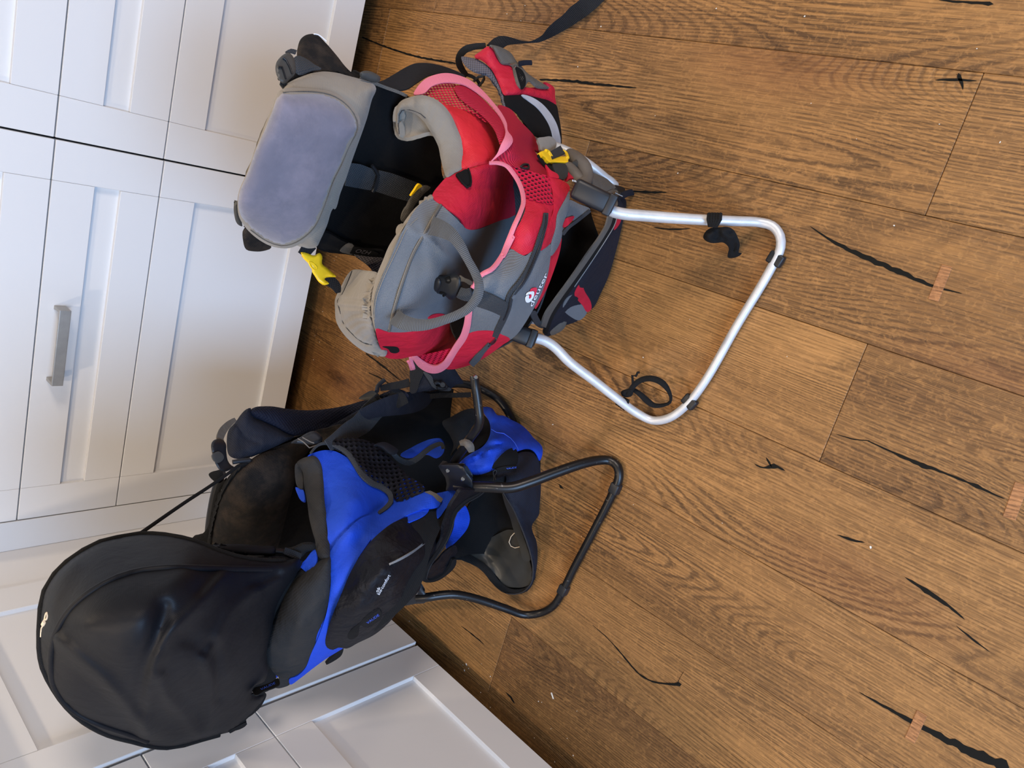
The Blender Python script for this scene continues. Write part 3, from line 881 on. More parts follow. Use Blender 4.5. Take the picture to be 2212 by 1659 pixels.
panel('ladder_buckle', red, M_plastg, zT1((1405, 1205), (1425, 1198), (1432, 1260), (1445, 1330), (1448, 1352), (1420, 1340), (1402, 1300)), F_pil, off=-.012, bulge=.004, bw=5, th=.008, sp=4)
# straps inside the seat
strip('webbing_strap', red, M_dgrey, zA((985, 1290), (1080, 1305), (1170, 1330), (1250, 1345)), [50, 52, 48, 44], F_back, .010, .002)
strip('webbing_strap', red, M_dgrey, zA((1240, 1345), (1330, 1370), (1450, 1410), (1620, 1460)), [46, 48, 46, 40], F_back, .016, .002)
tube('strap_keeper', red, M_plast, zA((1200, 1215), (1250, 1300), (1205, 1440)), .003, F_back, .016, seg=6)
panel('seat_harness_pad', red, M_ggrey, zA((1450, 1690), (1500, 1540), (1570, 1440), (1660, 1385), (1700, 1400), (1640, 1460), (1560, 1560), (1500, 1700)), F_back, off=.06, th=.004, bulge=.004)
panel('harness_buckle', red, M_yellow, zA((1530, 1478), (1560, 1430), (1605, 1374), (1628, 1388), (1590, 1420), (1550, 1462)), F_back, off=.068, th=.004, sp=3, label='yellow harness buckle tip')
# water pocket label, side mesh
F_side = Field([(690, 540, Y(-.555)), (760, 545, Y(-.56)), (840, 560, Y(-.57)), (820, 590, Y(-.56)), (760, 530, Y(-.57))])
panel('side_panel', red, M_deep, zC((170, 440), (240, 330), (400, 400), (560, 470), (760, 500), (740, 560), (600, 520), (470, 515), (380, 485)), F_side, off=.0, th=.006)
panel('side_band', red, M_ggrey, zC((375, 487), (450, 420), (480, 425), (500, 450), (480, 512), (420, 503)), F_side, off=.006, th=.002)
panel('side_mesh', red, M_netgrey, zC((490, 512), (600, 520), (700, 540), (740, 545), (745, 600), (690, 670), (610, 610), (550, 560)), F_side, off=.002, th=.001, uvang=.3)
panel('side_mesh_backing', red, M_black, zC((495, 515), (600, 523), (740, 548), (742, 600), (690, 665), (610, 606)), F_side, off=-.004, th=.001)
lb = panel('water_pocket_label', red, M_deep, [(764, 533), (772, 534), (808, 543), (818, 548), (813, 556), (802, 555), (780, 552), (756, 548)], F_side, off=.008, th=.001, smooth=False, sp=3)
lettering('water_lettering', lb, M_padgrey, 'H2O', (803.5, 543.5), (-31, -5.5), (-6.8, 7), F_side, .0095)
# -- padded rim
rim = panel('padded_rim', red, M_beige, zB((220, 370), (260, 310), (340, 275), (440, 258), (540, 285), (620, 340), (690, 430), (740, 540), (780, 640), (800, 740), (795, 830), (780, 890), (720, 925), (650, 960), (625, 900), (600, 800), (580, 700), (548, 630), (505, 560), (450, 478), (400, 432), (330, 398), (265, 392), (250, 420), (248, 500), (250, 612), (228, 560)), F_rim, bulge=.012, bw=26, th=.012, back=.008, sp=5, label='beige grey padded rim, right wing',
            wr=[(zB((270, 390), (300, 320)), -.0016, 3), (zB((340, 400), (370, 300)), -.0014, 3), (zB((480, 430), (500, 330)), -.0014, 3), (zB((520, 470), (560, 380)), -.0012, 3), (zB((590, 560), (640, 470)), -.001, 4)])
panel('wing_underside', red, M_beige, zB((240, 380), (300, 370), (400, 400), (480, 460), (560, 600), (520, 575), (400, 600), (320, 620), (262, 612), (236, 590)), F_rim, off=-.010, bulge=-.008, bw=14, th=.006, sp=4)
tube('stitching', rim, M_dgrey, zB((245, 590), (246, 430), (270, 390), (340, 385), (430, 420), (470, 455)), .0007, on('padded_rim'), .0006, seg=5)
rim2 = panel('rim_band', red, M_beige, zC((1150, 0), (1080, 60), (1010, 120), (930, 220), (860, 330), (790, 440), (740, 560), (690, 680), (650, 830), (638, 950), (645, 1050), (665, 1140), (690, 1200), (684, 1140), (672, 1080), (668, 1000), (674, 900), (702, 820), (732, 720), (782, 620), (822, 500), (882, 370), (932, 275), (1030, 205), (1092, 95), (1180, 20)), F_rim, off=.001, bulge=.008, bw=6, th=.012, sp=4)
wingl = panel('padded_rim', red, M_beige, zC((480, 645), (600, 650), (695, 672), (690, 720), (650, 830), (640, 920), (640, 1050), (665, 1150), (695, 1250), (725, 1300), (775, 1335), (760, 1380), (700, 1378), (600, 1350), (480, 1270), (380, 1160), (340, 1080), (330, 970), (330, 900), (390, 770), (440, 680)), F_rim, off=-.012, bulge=.024, bw=24, th=.014, back=.008, sp=3, label='beige grey padded rim, puckered left wing',
              wr=[(zC((345, 905), (480, 905), (620, 930)), -0.0090, 5), (zC((340, 960), (440, 965), (600, 985)), -0.0040, 4), (zC((400, 1090), (480, 1030), (640, 1020)), -0.0070, 5), (zC((450, 1130), (540, 1080), (640, 1090)), -0.0060, 4), (zC((500, 1180), (580, 1120), (655, 1150)), -0.0060, 4), (zC((560, 1240), (620, 1190), (680, 1200)), -0.0060, 4), (zC((600, 1270), (650, 1230), (690, 1245)), -0.0050, 4), (zC((470, 650), (440, 740), (390, 850), (350, 920), (380, 1000), (400, 1090), (470, 1180), (560, 1260), (640, 1280), (700, 1260)), -0.0080, 3.5)])
tube('stitching', wingl, M_dgrey, zC((475, 655), (440, 745), (392, 850), (352, 905), (375, 1000), (398, 1088), (470, 1182), (560, 1258), (640, 1282), (695, 1265)), .0009, on('padded_rim'), .0004, seg=5)
# -- upper shell cloth
panel('shell_backing', red, M_ggrey, zC((1165, 30), (1400, -150), (1700, -250), (1980, -100), (1960, 200), (1860, 480), (1600, 760), (1480, 1020), (1430, 1240), (1330, 1340), (1000, 1375), (760, 1370), (700, 1240), (670, 1040), (700, 830), (820, 520), (940, 280)), F_up, off=-.008, th=.003, sp=10)
panel('shell_grey', red, M_grey, zC((1165, 25), (1240, 90), (1340, 180), (1420, 260), (1480, 300), (1560, 295), (1700, 235), (1880, 160), (1950, 240), (1900, 480), (1780, 620), (1650, 720), (1560, 800), (1500, 900), (1480, 1020), (1430, 1080), (1250, 1100), (1120, 1140), (1000, 1178), (870, 1185), (780, 1180), (684, 1155), (665, 1050), (672, 900), (730, 720), (800, 560), (880, 370), (930, 270), (1060, 80)), F_up, th=.005, sp=6, nz=(.003, 60), label='grey woven upper panel',
      wr=[(zC((1110, 370), (1200, 440), (1300, 540), (1400, 660)), .006, 7), (zC((960, 280), (1050, 350), (1090, 340)), .003, 6)])
sm = tube('seam_piping', red, M_ggrey, zC((1232, 92), (1180, 175), (1090, 340), (1000, 500), (930, 680), (880, 830), (830, 1000), (792, 1165)), .0024, F_up, .001, label='grey seam piping with white stitches')
tube('stitching', sm, M_beige, zC((1222, 100), (1172, 180), (1082, 340), (992, 500), (922, 680), (872, 830), (822, 1000), (786, 1150)), .0006, F_up, .003, seg=5)
tube('stitching', red, M_beige, zC((1040, 200), (940, 300), (885, 420), (828, 540), (775, 650), (722, 770), (690, 860), (672, 960), (672, 1060)), .0005, F_up, .0016, seg=5)
panel('shell_red_right', red, M_red, zB((650, 960), (720, 925), (800, 890), (870, 878), (1000, 845), (1100, 850), (1200, 910), (1285, 1000), (1320, 1120), (1290, 1230), (1200, 1300), (1120, 1325), (1000, 1370), (920, 1400), (850, 1408), (810, 1390), (780, 1330), (720, 1270), (640, 1210), (530, 1120), (600, 1010)), F_up, off=.0025, th=.003, nz=(.003, 50), label='red panel right of the rim', wr=[(zB((850, 1055), (1000, 1055), (1270, 1035)), -.004, 5), (zB((860, 885), (1000, 880), (1150, 900)), .004, 9)])
lp = panel('toggle_slot', red, M_deep, zB((730, 932), (770, 910), (825, 890), (850, 960), (855, 1030), (830, 1047), (790, 1000)), F_up, off=.006, th=.002, sp=4)
tube('slot_piping', lp, M_black, zB((735, 935), (780, 1000), (825, 1045), (853, 1035), (858, 960), (835, 885)), .0015, F_up, .008, seg=6)
panel('shell_red_side', red, M_redb, zB((500, 270), (640, 335), (860, 400), (960, 430), (1060, 500), (1110, 590), (1120, 680), (1090, 770), (1015, 840), (900, 868), (790, 895), (745, 880), (780, 740), (730, 560), (660, 430), (590, 330)), F_up, off=.0, bulge=.012, bw=40, th=.004, label='bright red side panel',
      wr=[(zB((960, 690), (1020, 740), (1080, 770)), .003, 6), (zB((800, 420), (900, 470), (980, 520)), .002, 10)])
panel('shell_red_left', red, M_red, zC((684, 1150), (780, 1175), (900, 1182), (1000, 1172), (1120, 1135), (1250, 1090), (1430, 1040), (1470, 1150), (1440, 1260), (1360, 1360), (1280, 1350), (1100, 1372), (980, 1383), (900, 1402), (760, 1388), (735, 1345), (700, 1260)), F_up, off=.0025, th=.003, label='red panel left of the rim', wr=[(zC((740, 1300), (1000, 1310), (1180, 1285), (1340, 1280)), .005, 8)])
panel('shell_red_patch', red, M_red, zC((1125, 1060), (1160, 1030), (1210, 1018), (1260, 1022), (1290, 1040), (1230, 1052)), F_up, off=.004, th=.002, sp=4)
panel('toggle_slot', red, M_deep, zC((735, 1300), (800, 1298), (870, 1310), (880, 1340), (850, 1356), (800, 1345), (790, 1325)), F_up, off=.009, th=.002, sp=4)
# -- mesh pocket on the right
panel('pocket_mesh', red, M_netred, zB((450, 250), (520, 190), (600, 160), (700, 160), (760, 180), (760, 260), (870, 340), (980, 440), (1000, 490), (860, 405), (640, 340)), F_mesh, off=-.012, th=.0008, uvang=.4, label='open red mesh, floor shows through')
panel('pocket_mesh', red, M_ribred, zB((720, 185), (800, 172), (930, 262), (1060, 395), (1140, 495), (1150, 600), (1110, 690), (1090, 640), (1060, 560), (1000, 480), (900, 390), (800, 320), (730, 240)), F_mesh, off=-.004, bulge=.004, th=.001, uvang=2.1, label='dense red mesh roll')
bd1 = panel('pocket_binding', red, M_pink, zB((370, 250), (400, 190), (470, 120), (560, 82), (650, 70), (740, 85), (850, 130), (950, 210), (1050, 320), (1120, 410), (1165, 500), (1172, 560), (1212, 620), (1216, 655), (1180, 710), (1100, 775), (1015, 838), (1080, 760), (1110, 690), (1150, 600), (1155, 560), (1130, 480), (1080, 400), (1000, 305), (900, 225), (800, 168), (700, 150), (600, 155), (520, 185), (460, 242)), F_mesh, off=.004, th=.002, sp=4, bulge=.001, uvang=.2, label='faded pink elastic binding of the right mesh pocket')
panel('pocket_mesh', red, M_ribred, zB((1090, 345), (1200, 380), (1270, 470), (1330, 530), (1400, 610), (1440, 700), (1440, 748), (1400, 725), (1460, 820), (1520, 900), (1530, 960), (1420, 925), (1290, 885), (1180, 850), (1100, 825), (1010, 840), (1100, 770), (1180, 710), (1212, 660), (1170, 560), (1165, 500)), F_mesh, off=-.003, th=.002, nz=(.004, 40), uvang=1.2, label='dense crimson mesh of the right pocket', wr=[(zB((1250, 640), (1340, 670), (1420, 720)), -.005, 8), (zB((1200, 760), (1330, 790), (1420, 860)), .004, 9)])
panel('pocket_mesh', red, M_netred2, zB((1150, 840), (1290, 880), (1420, 922), (1530, 960), (1545, 1080), (1562, 1185), (1500, 1182), (1380, 1152), (1315, 1135), (1290, 1020), (1240, 930)), F_pk, off=.005, th=.001, uvang=.5, label='coarse red net over the pocket')
P = resolve([zB((1320, 862))[0]], F_mesh, .004)[0]
el = tube('eyelet', red, M_plast, zB((1285, 868), (1310, 850), (1345, 852), (1352, 875), (1325, 885), (1292, 878)), .0018, F_mesh, .004, step=.003, seg=7)
# -- front pocket
F_cav = Field([(985, 430, Y(-.745)), (1000, 560, Y(-.76)), (985, 700, Y(-.72)), (1100, 400, Y(-.655)), (1110, 500, Y(-.63)), (1080, 620, Y(-.65)), (1040, 720, Y(-.68)), (1190, 420, Y(-.74)), (1195, 520, Y(-.77)), (1160, 640, Y(-.79)), (1110, 720, Y(-.79))])
panel('pocket_lining', red, M_dgrey, [(985, 420), (1040, 375), (1120, 365), (1195, 410), (1205, 480), (1190, 580), (1150, 690), (1090, 745), (1020, 760), (980, 720), (975, 600)], F_cav, off=-.006, th=.003, sp=10, label='dark lining inside the open front pocket')
panel('pocket_backing', red, M_grey, zD((700, 215), (1060, 95), (1040, 180), (1030, 330), (1000, 520), (905, 700), (880, 850), (830, 1000), (740, 1170), (600, 1370), (430, 1470), (60, 1620), (190, 1350), (240, 1000), (430, 800), (560, 620), (640, 400)), F_pk, off=-.006, th=.003, sp=9)
panel('front_pocket_red', red, M_red, zB((1312, 1140), (1380, 1150), (1500, 1180), (1560, 1190), (1545, 1280), (1530, 1400), (1500, 1520), (1430, 1590), (1370, 1602), (1300, 1628), (1270, 1625), (1195, 1560), (1230, 1430), (1290, 1320), (1325, 1220)), F_pk, off=.001, th=.003, nz=(.003, 40), label='red pocket panel')
panel('front_pocket_side', red, M_red, zD((880, 0), (940, 10), (1070, 92), (1040, 180), (1000, 250), (965, 330), (950, 440), (915, 560), (880, 600), (815, 640), (840, 560), (880, 470), (900, 380), (930, 300), (930, 240), (920, 120)), F_pk, off=.003, th=.003, bulge=.003, nz=(.002, 30), label='crimson gusset beside the hinge')
panel('front_pocket_grey', red, M_grey, zD((565, 622), (630, 658), (690, 682), (750, 642), (820, 630), (870, 590), (912, 585), (905, 700), (880, 850), (830, 1000), (780, 1100), (740, 1170), (680, 1270), (600, 1370), (555, 1392), (500, 1370), (470, 1345), (420, 1325), (200, 1350), (215, 1250), (225, 1160), (240, 1000), (290, 900), (430, 790), (520, 690)), F_pk, off=.002, th=.004, nz=(.003, 60), label='grey woven lower pocket',
      wr=[(zD((580, 1030), (700, 960), (800, 800), (890, 650)), .004, 6), (zD((500, 1350), (560, 1200), (585, 1030)), .004, 6), (zD((590, 1030), (700, 1035)), .002, 5), (zD((540, 700), (480, 850), (420, 1000)), -.003, 14)])
panel('grey_piping_band', red, M_grey, zD((1065, 130), (1062, 260), (1040, 340), (1010, 420), (1000, 530), (962, 620), (912, 682), (910, 590), (950, 440), (962, 330), (1000, 250), (1040, 180)), F_pk, off=.005, bulge=.004, bw=7, th=.003, sp=4)
panel('pocket_red_lower', red, M_red, zD((200, 1350), (420, 1325), (470, 1345), (560, 1395), (500, 1440), (430, 1492), (330, 1560), (200, 1620), (20, 1650), (0, 1640), (60, 1560), (110, 1480), (160, 1400)), F_pk, off=.003, th=.003, bulge=.003, nz=(.003, 30), label='red corner of the lower pocket', sp=5)
panel('red_trim', red, M_red, zD((1000, 530), (990, 620), (970, 700), (930, 820), (880, 950), (830, 1050), (775, 1135), (768, 1110), (800, 1050), (850, 900), (885, 790), (906, 690), (940, 640), (965, 610)), F_pk, off=-.002, th=.003, sp=4)
bd2 = strip('pocket_binding', red, M_pink, zB((1015, 838), (1090, 838), (1160, 860), (1215, 920), (1270, 1010), (1300, 1100), (1305, 1180), (1275, 1270), (1230, 1370), (1190, 1470), (1150, 1570), (1125, 1640)) + zC((1850, 350), (1800, 440), (1745, 540), (1670, 635), (1590, 680), (1540, 730), (1500, 800)), [8, 10, 10, 10, 11, 11, 11, 11, 11, 9], F_pk, .006, .003, .002, label='faded pink binding across the open front pocket')
strip('pocket_binding', red, M_pink, zC((1475, 990), (1465, 1070), (1455, 1130), (1425, 1220), (1365, 1310), (1315, 1390), (1270, 1455), (1200, 1495), (1130, 1490), (1060, 1450), (1010, 1400), (985, 1385)), [14, 15, 16, 15, 14, 15, 16, 16, 14, 8], F_pk, .007, .003, .002, label='faded pink binding of the left pocket')
panel('pocket_mesh', red, M_netred2, zC((1000, 1385), (1090, 1368), (1200, 1345), (1335, 1325), (1310, 1400), (1270, 1450), (1200, 1490), (1120, 1480), (1050, 1440)), F_pk, off=-.004, th=.001, uvang=1.1)
panel('pocket_lining', red, M_red, zC((1000, 1385), (1090, 1368), (1200, 1345), (1335, 1325), (1310, 1400), (1270, 1450), (1200, 1485), (1120, 1475), (1050, 1435)), F_pk, off=-.016, th=.001)
tube('binding_loop', red, M_pink, zC((975, 1385), (985, 1440), (1000, 1490), (985, 1495), (972, 1450), (955, 1420)), .0035, F_pk, .004, flat=.5, seg=8)
zp = strip('zip_tape', red, M_dgrey, zD((868, 315), (862, 390), (835, 490), (800, 610), (755, 720), (710, 820), (650, 920), (590, 990), (560, 1040), (540, 1130), (500, 1230), (460, 1310), (430, 1380)), [10, 12, 14, 14, 15, 15, 14, 13], F_pk, .0065, .002, .001, label='dark grey zip')
tube('zip_teeth', zp, M_plast, zD((868, 335), (866, 400), (840, 495), (806, 612), (762, 722), (717, 822), (657, 922), (597, 992), (566, 1042), (546, 1130), (506, 1230)), .0013, F_pk, .009, seg=6)
tube('zip_pull', zp, M_screw, zD((440, 1385), (405, 1420), (372, 1455), (420, 1430), (443, 1395)), .0012, F_pk, .012, seg=6, label='metal zip puller')
strip('zip_pull_tab', zp, M_handle, zD((385, 1440), (330, 1500), (270, 1570), (228, 1615)), [8, 9, 14, 12], F_pk, .014, .002)
strip('webbing_strap', red, M_dgrey, zD((285, 1045), (380, 1080), (460, 1115), (530, 1150)), [36, 34, 32, 32], F_pk, .008, .002, label='grey webbing bar-tacked to the pocket')
# logo and name
lg = panel('logo_mark', red, M_whitet, [(1090 + a * .07233, 580 + b * .07233) for a, b in ((650, 800), (680, 735), (740, 700), (850, 678), (885, 700), (888, 760), (865, 860), (820, 930), (765, 995), (700, 1025), (650, 1010), (625, 950), (632, 880), (665, 820), (720, 795), (735, 810), (725, 880), (745, 910), (775, 895), (805, 860), (812, 790), (790, 768), (720, 775))], F_pk, off=.0075, th=.001, sp=1.4, smooth=False, label='white stitched logo ring')
panel('logo_mark', red, M_redt, [(1090 + a * .07233, 580 + b * .07233) for a, b in ((775, 690), (800, 615), (860, 583), (945, 572), (972, 595), (960, 690), (925, 780), (890, 830), (905, 740), (895, 690), (850, 668), (800, 672))], F_pk, off=.007, th=.001, sp=1.4, smooth=False, label='red stitched logo corner')
panel('logo_mark', red, M_redt, [(1090 + a * .07233, 580 + b * .07233) for a, b in ((745, 815), (790, 778), (806, 800), (802, 855), (770, 890), (748, 900), (735, 870))], F_pk, off=.007, th=.001, sp=1.4, smooth=False)
lettering('name_lettering', red, M_whitet, 'deuter', (1149.5, 664), (34.5, -72), (-7.5, -3.2), F_pk, .0068, label='white embroidered lettering')
# -- carry handle with buckle
hd = strip('carry_handle', red, M_handle, [p + (s,) for p, s in zip(zC((1145, 265), (1225, 290), (1330, 350), (1400, 440), (1465, 560), (1530, 680), (1560, 770), (1545, 870), (1470, 970), (1370, 1030), (1250, 1075), (1120, 1110), (990, 1110), (890, 1080), (835, 1040)),
             (Y(-.812), Y(-.835), Y(-.862), Y(-.880), Y(-.895), Y(-.912), Y(-.925), Y(-.925), Y(-.915), Y(-.900), Y(-.885), Y(-.865), Y(-.845), Y(-.825), Y(-.805)))], [42, 36, 26, 22, 18, 19, 20, 22, 20, 20, 20, 22, 26, 32, 36], off=.0, th=.004, bow=.003, label='ribbed grey webbing carry handle')
bkl = panel('side_release_buckle', red, M_plast, zC((1140, 760), (1165, 715), (1210, 682), (1260, 690), (1305, 680), (1350, 662), (1410, 690), (1420, 740), (1400, 830), (1350, 890), (1310, 898), (1275, 870), (1230, 852), (1195, 840), (1170, 810)), F_pk, off=.0, bulge=.014, bw=14, th=.012, sp=3.5, label='black side release buckle')
tube('buckle_eye', bkl, M_deep, zC((1275, 725), (1305, 712), (1325, 735), (1300, 752), (1280, 740)), .0022, F_pk, .012, step=.003, seg=7)
tube('buckle_eye', bkl, M_deep, zC((1230, 842), (1250, 835), (1272, 850), (1255, 866)), .0018, F_pk, .011, step=.003, seg=7)
panel('buckle_dome', bkl, M_plast, zC((1150, 770), (1175, 715), (1215, 705), (1240, 740), (1230, 800), (1195, 830), (1165, 815)), F_pk, off=.010, bulge=.010, bw=10, th=.004, sp=3)
strip('webbing_strap', red, M_dgrey, zC((1385, 835), (1420, 850), (1460, 858), (1490, 850)), [24, 26, 28, 28], F_pk, .012, .004, .003)
panel('strap_adjuster', red, M_plast, zC((1395, 690), (1440, 715), (1490, 735), (1505, 755), (1490, 775), (1430, 745), (1390, 740)), F_pk, off=.010, th=.004, sp=3)
# -- lower compartment
panel('compartment_lining', red, M_deep, zD((1005, 480), (1100, 400), (1240, 270), (1400, 150), (1470, 160), (1475, 330), (1410, 480), (1350, 600), (1210, 790), (1100, 950), (1000, 1090), (900, 1230), (840, 1300), (770, 1250), (740, 1150), (790, 1060), (860, 900), (950, 650)), F_in, off=.0, th=.004, sp=10)
panel('compartment_gusset', red, M_grey, zD((1062, 205), (1150, 240), (1245, 285), (1180, 340), (1110, 380), (1030, 380), (1040, 340), (1060, 270)), F_pk, off=-.004, th=.003, label='grey gusset behind the hinge')
panel('compartment_trim', red, M_red, zD((1025, 372), (1110, 345), (1085, 390), (1020, 440), (1010, 420)), F_pk, off=.001, th=.002, sp=4)
strip('zip_tape', red, M_dgrey, zD((1012, 500), (1060, 440), (1120, 395), (1190, 340), (1245, 295)), 7, F_pk, .0, .002)
panel('compartment_lip', red, M_dgrey, zD((740, 1160), (775, 1150), (800, 1200), (830, 1260), (845, 1300), (800, 1290), (760, 1240)), F_low, off=-.005, th=.003, sp=4)
body = panel('compartment_wall', red, M_navy, zD((1490, 170), (1545, 200), (1550, 260), (1540, 310), (1522, 400), (1475, 600), (1402, 850), (1335, 1000), (1265, 1130), (1218, 1162), (1130, 1240), (1000, 1290), (940, 1340), (868, 1372), (850, 1350), (920, 1200), (1030, 1040), (1150, 860), (1250, 700), (1350, 560), (1440, 420), (1475, 330), (1485, 250)), F_low, off=.0, th=.004, bulge=.006, bw=20, nz=(.004, 40), label='navy lower compartment wall',
             wr=[(zD((1180, 900), (1300, 760), (1420, 560)), .003, 10), (zD((900, 1345), (1000, 1255), (1040, 1240)), .005, 5)])
panel('wall_trim', red, M_red, zD((1170, 912), (1195, 980), (1250, 1080), (1252, 1140), (1218, 1162), (1182, 1110), (1110, 1012)), F_low, off=.007, th=.002, sp=4, label='crimson stripe on the compartment')
panel('wall_trim', red, M_red, zD((1470, 350), (1506, 362), (1500, 400), (1450, 462), (1458, 400)), F_low, off=.006, th=.002, sp=4)
panel('wall_band', red, M_grey, zD((1062, 1030), (1108, 1012), (1182, 1110), (1216, 1162), (1150, 1232), (1090, 1210), (1010, 1130)), F_low, off=.006, th=.002, sp=4, label='grey band on the compartment')
panel('wall_fold', red, M_ggrey, zD((900, 1340), (950, 1285), (1000, 1250), (1042, 1240), (1022, 1300), (960, 1345), (910, 1360)), F_low, off=.008, bulge=.004, bw=6, th=.003, sp=4)
lip = strip('compartment_lip', red, M_ggrey, zD((1425, 345), (1405, 430), (1350, 530), (1260, 655), (1160, 800), (1060, 945), (960, 1085), (885, 1195), (848, 1290)), [12, 14, 14, 14, 13, 14, 15, 15, 12], F_low, .004, .003, .001, label='grey webbing lip of the open compartment')
zl = strip('zip_tape', red, M_black, zD((1460, 200), (1462, 300), (1440, 410), (1375, 530), (1290, 660), (1190, 805), (1090, 945), (990, 1085), (920, 1200), (865, 1350)), 7, F_low, .006, .003)
tube('zip_teeth', zl, M_zip, zD((1478, 330), (1460, 400), (1400, 510), (1310, 650), (1210, 800), (1110, 945)), .0009, F_low, .009, seg=6)
F_br = Field([(1212, 322, Z(.11)), (1260, 360, Z(.13)), (1300, 400, Z(.09)), (1330, 410, Z(.04)), (1350, 425, Z(.03)), (1250, 400, Z(.17)), (1230, 390, Z(.18)), (1180, 300, Z(.16)), (1165, 320, Z(.20))])
panel('lid_cloth', red, M_ggrey, zR7((1180, 800), (1300, 830), (1450, 900), (1560, 1000), (1620, 1060), (1560, 1110), (1480, 1150), (1400, 1190), (1330, 1150), (1230, 1100), (1140, 1030)), F_br, off=.0, bulge=.008, th=.004, sp=5, label='grey brown cloth by the frame foot')
panel('lid_rim', red, M_ggrey, zR7((1400, 1190), (1480, 1130), (1590, 1100), (1660, 1130), (1640, 1250), (1650, 1400), (1620, 1400), (1620, 1250), (1590, 1170), (1500, 1180), (1430, 1240)), F_br, off=.006, th=.004, sp=4)
panel('corner_block', red, M_plast, zR7((1600, 1020), (1700, 1040), (1780, 1075), (1785, 1150), (1720, 1160), (1660, 1100)), F_br, off=-.004, th=.01, sp=4)
tube('zip_pull', red, M_screw, zR7((1565, 1205), (1620, 1150), (1650, 1180), (1600, 1160), (1740, 1225)), .0012, F_br, .012, seg=6)
tube('zip_pull_tab', red, M_navy, zR7((1740, 1215), (1800, 1180), (1870, 1160), (1930, 1150)), .006, F_br, .008, flat=.35, label='navy zip pull tab')
tube('frame_cover', red, M_hose, zR7((760, 420), (840, 500), (960, 620), (1050, 720), (1080, 850), (1050, 960), (980, 1020)), .0125, F_br, .012, label='grey brown tube sleeve', radii=[.6, 1, 1.1, 1.1, 1, .9, .8])
tube('frame_cover', red, M_hose, zR7((740, 690), (800, 740), (870, 820), (930, 900), (1000, 960)), .010, F_br, .004)
tube('sleeve_ring', red, M_plastg, zR7((870, 640), (930, 590), (1010, 585), (1080, 620)), .006, F_br, .022, flat=.8, seg=8)
disc('screw', red, M_screw, *zR7((835, 462))[0], None, .004, .003, None, F_br, .012)
panel('hip_fin', red, M_beige, zI((1190, 1180), (1240, 1170), (1305, 1165), (1350, 1210), (1345, 1260), (1300, 1300), (1220, 1285), (1205, 1230)), F_br, off=.01, bulge=.006, th=.004, sp=4, label='beige hip fin end')
# yellow tension buckle
yb = panel('tension_buckle', red, M_yellow, zR7((243, 402), (340, 372), (385, 395), (415, 440), (445, 492), (690, 492), (720, 480), (742, 510), (745, 602), (405, 602), (350, 560), (330, 518), (280, 488)), F_br, off=.028, bulge=.003, bw=4, th=.008, sp=2.5, smooth=False, label='yellow tension buckle')
tube('buckle_arm', yb, M_yellow, zR7((640, 395), (690, 420), (722, 470), (735, 520)), .0030, F_br, .030, step=.003, seg=8)
tube('buckle_arm', yb, M_yellow, zR7((330, 385), (375, 400), (410, 450), (440, 500)), .0026, F_br, .031, step=.003, seg=8)
strip('webbing_strap', red, M_dgrey, zR7((500, 350), (540, 420), (570, 480)), [28, 28, 30], F_br, .036, .003, .002)
strip('webbing_strap', red, M_dgrey, zR7((580, 600), (600, 700), (640, 800), (620, 910)), [31, 28, 24, 12], F_br, .020, .003, .003)
panel('strap_anchor', red, M_black, zR7((230, 420), (300, 500), (400, 600), (470, 680), (520, 790), (430, 760), (330, 640), (250, 540), (200, 450)), F_br, off=.012, th=.004, sp=4)
panel('red_tab', red, M_red, zR7((330, 640), (420, 740), (560, 830), (575, 890), (480, 880), (400, 860), (370, 760)), F_pk, off=.006, th=.003, sp=4)
panel('red_tab', red, M_red, zR7((715, 700), (800, 800), (860, 880), (760, 905), (730, 940), (670, 890), (720, 830)), F_br, off=.006, th=.003, sp=4)
# -- hinges and kickstand
HR0 = at(1238, 404, Y=-.85); HR1 = at(1326, 447, Z=.195)
HL0 = at(1098, 712, Y=-.80); HL1 = at(1158, 735, Z=.205)
hr = obox('hinge', red, M_plast, HR0, HR1, CP - HR0, .032, .034, .007, label='black plastic kickstand hinge')
hl = obox('hinge', red, M_plast, HL0, HL1, CP - HL0, .030, .030, .007, label='black plastic kickstand hinge')
FH = Field([(1232, 400, Y(-.845)), (1318, 446, Z(.195)), (1270, 400, Y(-.86)), (1300, 420, Z(.2)), (1280, 450, Z(.21))])
lettering('hinge_lettering', hr, M_whitet, 'III', zR7((815, 950))[0], (9, 2), (-1, -4), FH, .024)
obox('hinge_clip', red, M_plast, HR0 + (HR1 - HR0) * .80, HR0 + (HR1 - HR0) * .98, CP - HR0, .034, .037, .002)
obox('hinge_clip', red, M_plast, HL0 + (HL1 - HL0) * .72, HL0 + (HL1 - HL0) * .95, CP - HL0, .032, .033, .002)
legR = [(1305, 440), (1316, 453), (1340, 461), (1390, 466), (1441, 470), (1520, 475), (1600, 478), (1638, 480)]
legL = [(1377, 893), (1338, 865), (1280, 820), (1229, 781), (1196, 748), (1175, 735), (1152, 729)]
def zl_(p, q, za, zb, rng):
    return [(x, y, Z(za + (zb - za) * min(1, max(0, (x - rng[0]) / (rng[1] - rng[0]))))) for x, y in p]
kp = zl_(legR, 0, .197, .010, (1305, 1650)) + [(1668, 488, Z(.010)), (1685, 510, Z(.010)), (1686, 535, Z(.010)), (1668, 575, Z(.010)), (1592, 703, Z(.010)), (1518, 831, Z(.010)), (1482, 876, Z(.010)), (1445, 903, Z(.010)), (1409, 908, Z(.010))] + zl_(legL, 0, .205, .014, (1152, 1390))
ks = tube('kickstand', red, M_alu, kp, .0085, seg=14, step=.008, radii=[1.10, 1.04, .95, .87, .85, .85, .87, .95, 1.0, 1.05], label='silver aluminium kickstand, scratched')
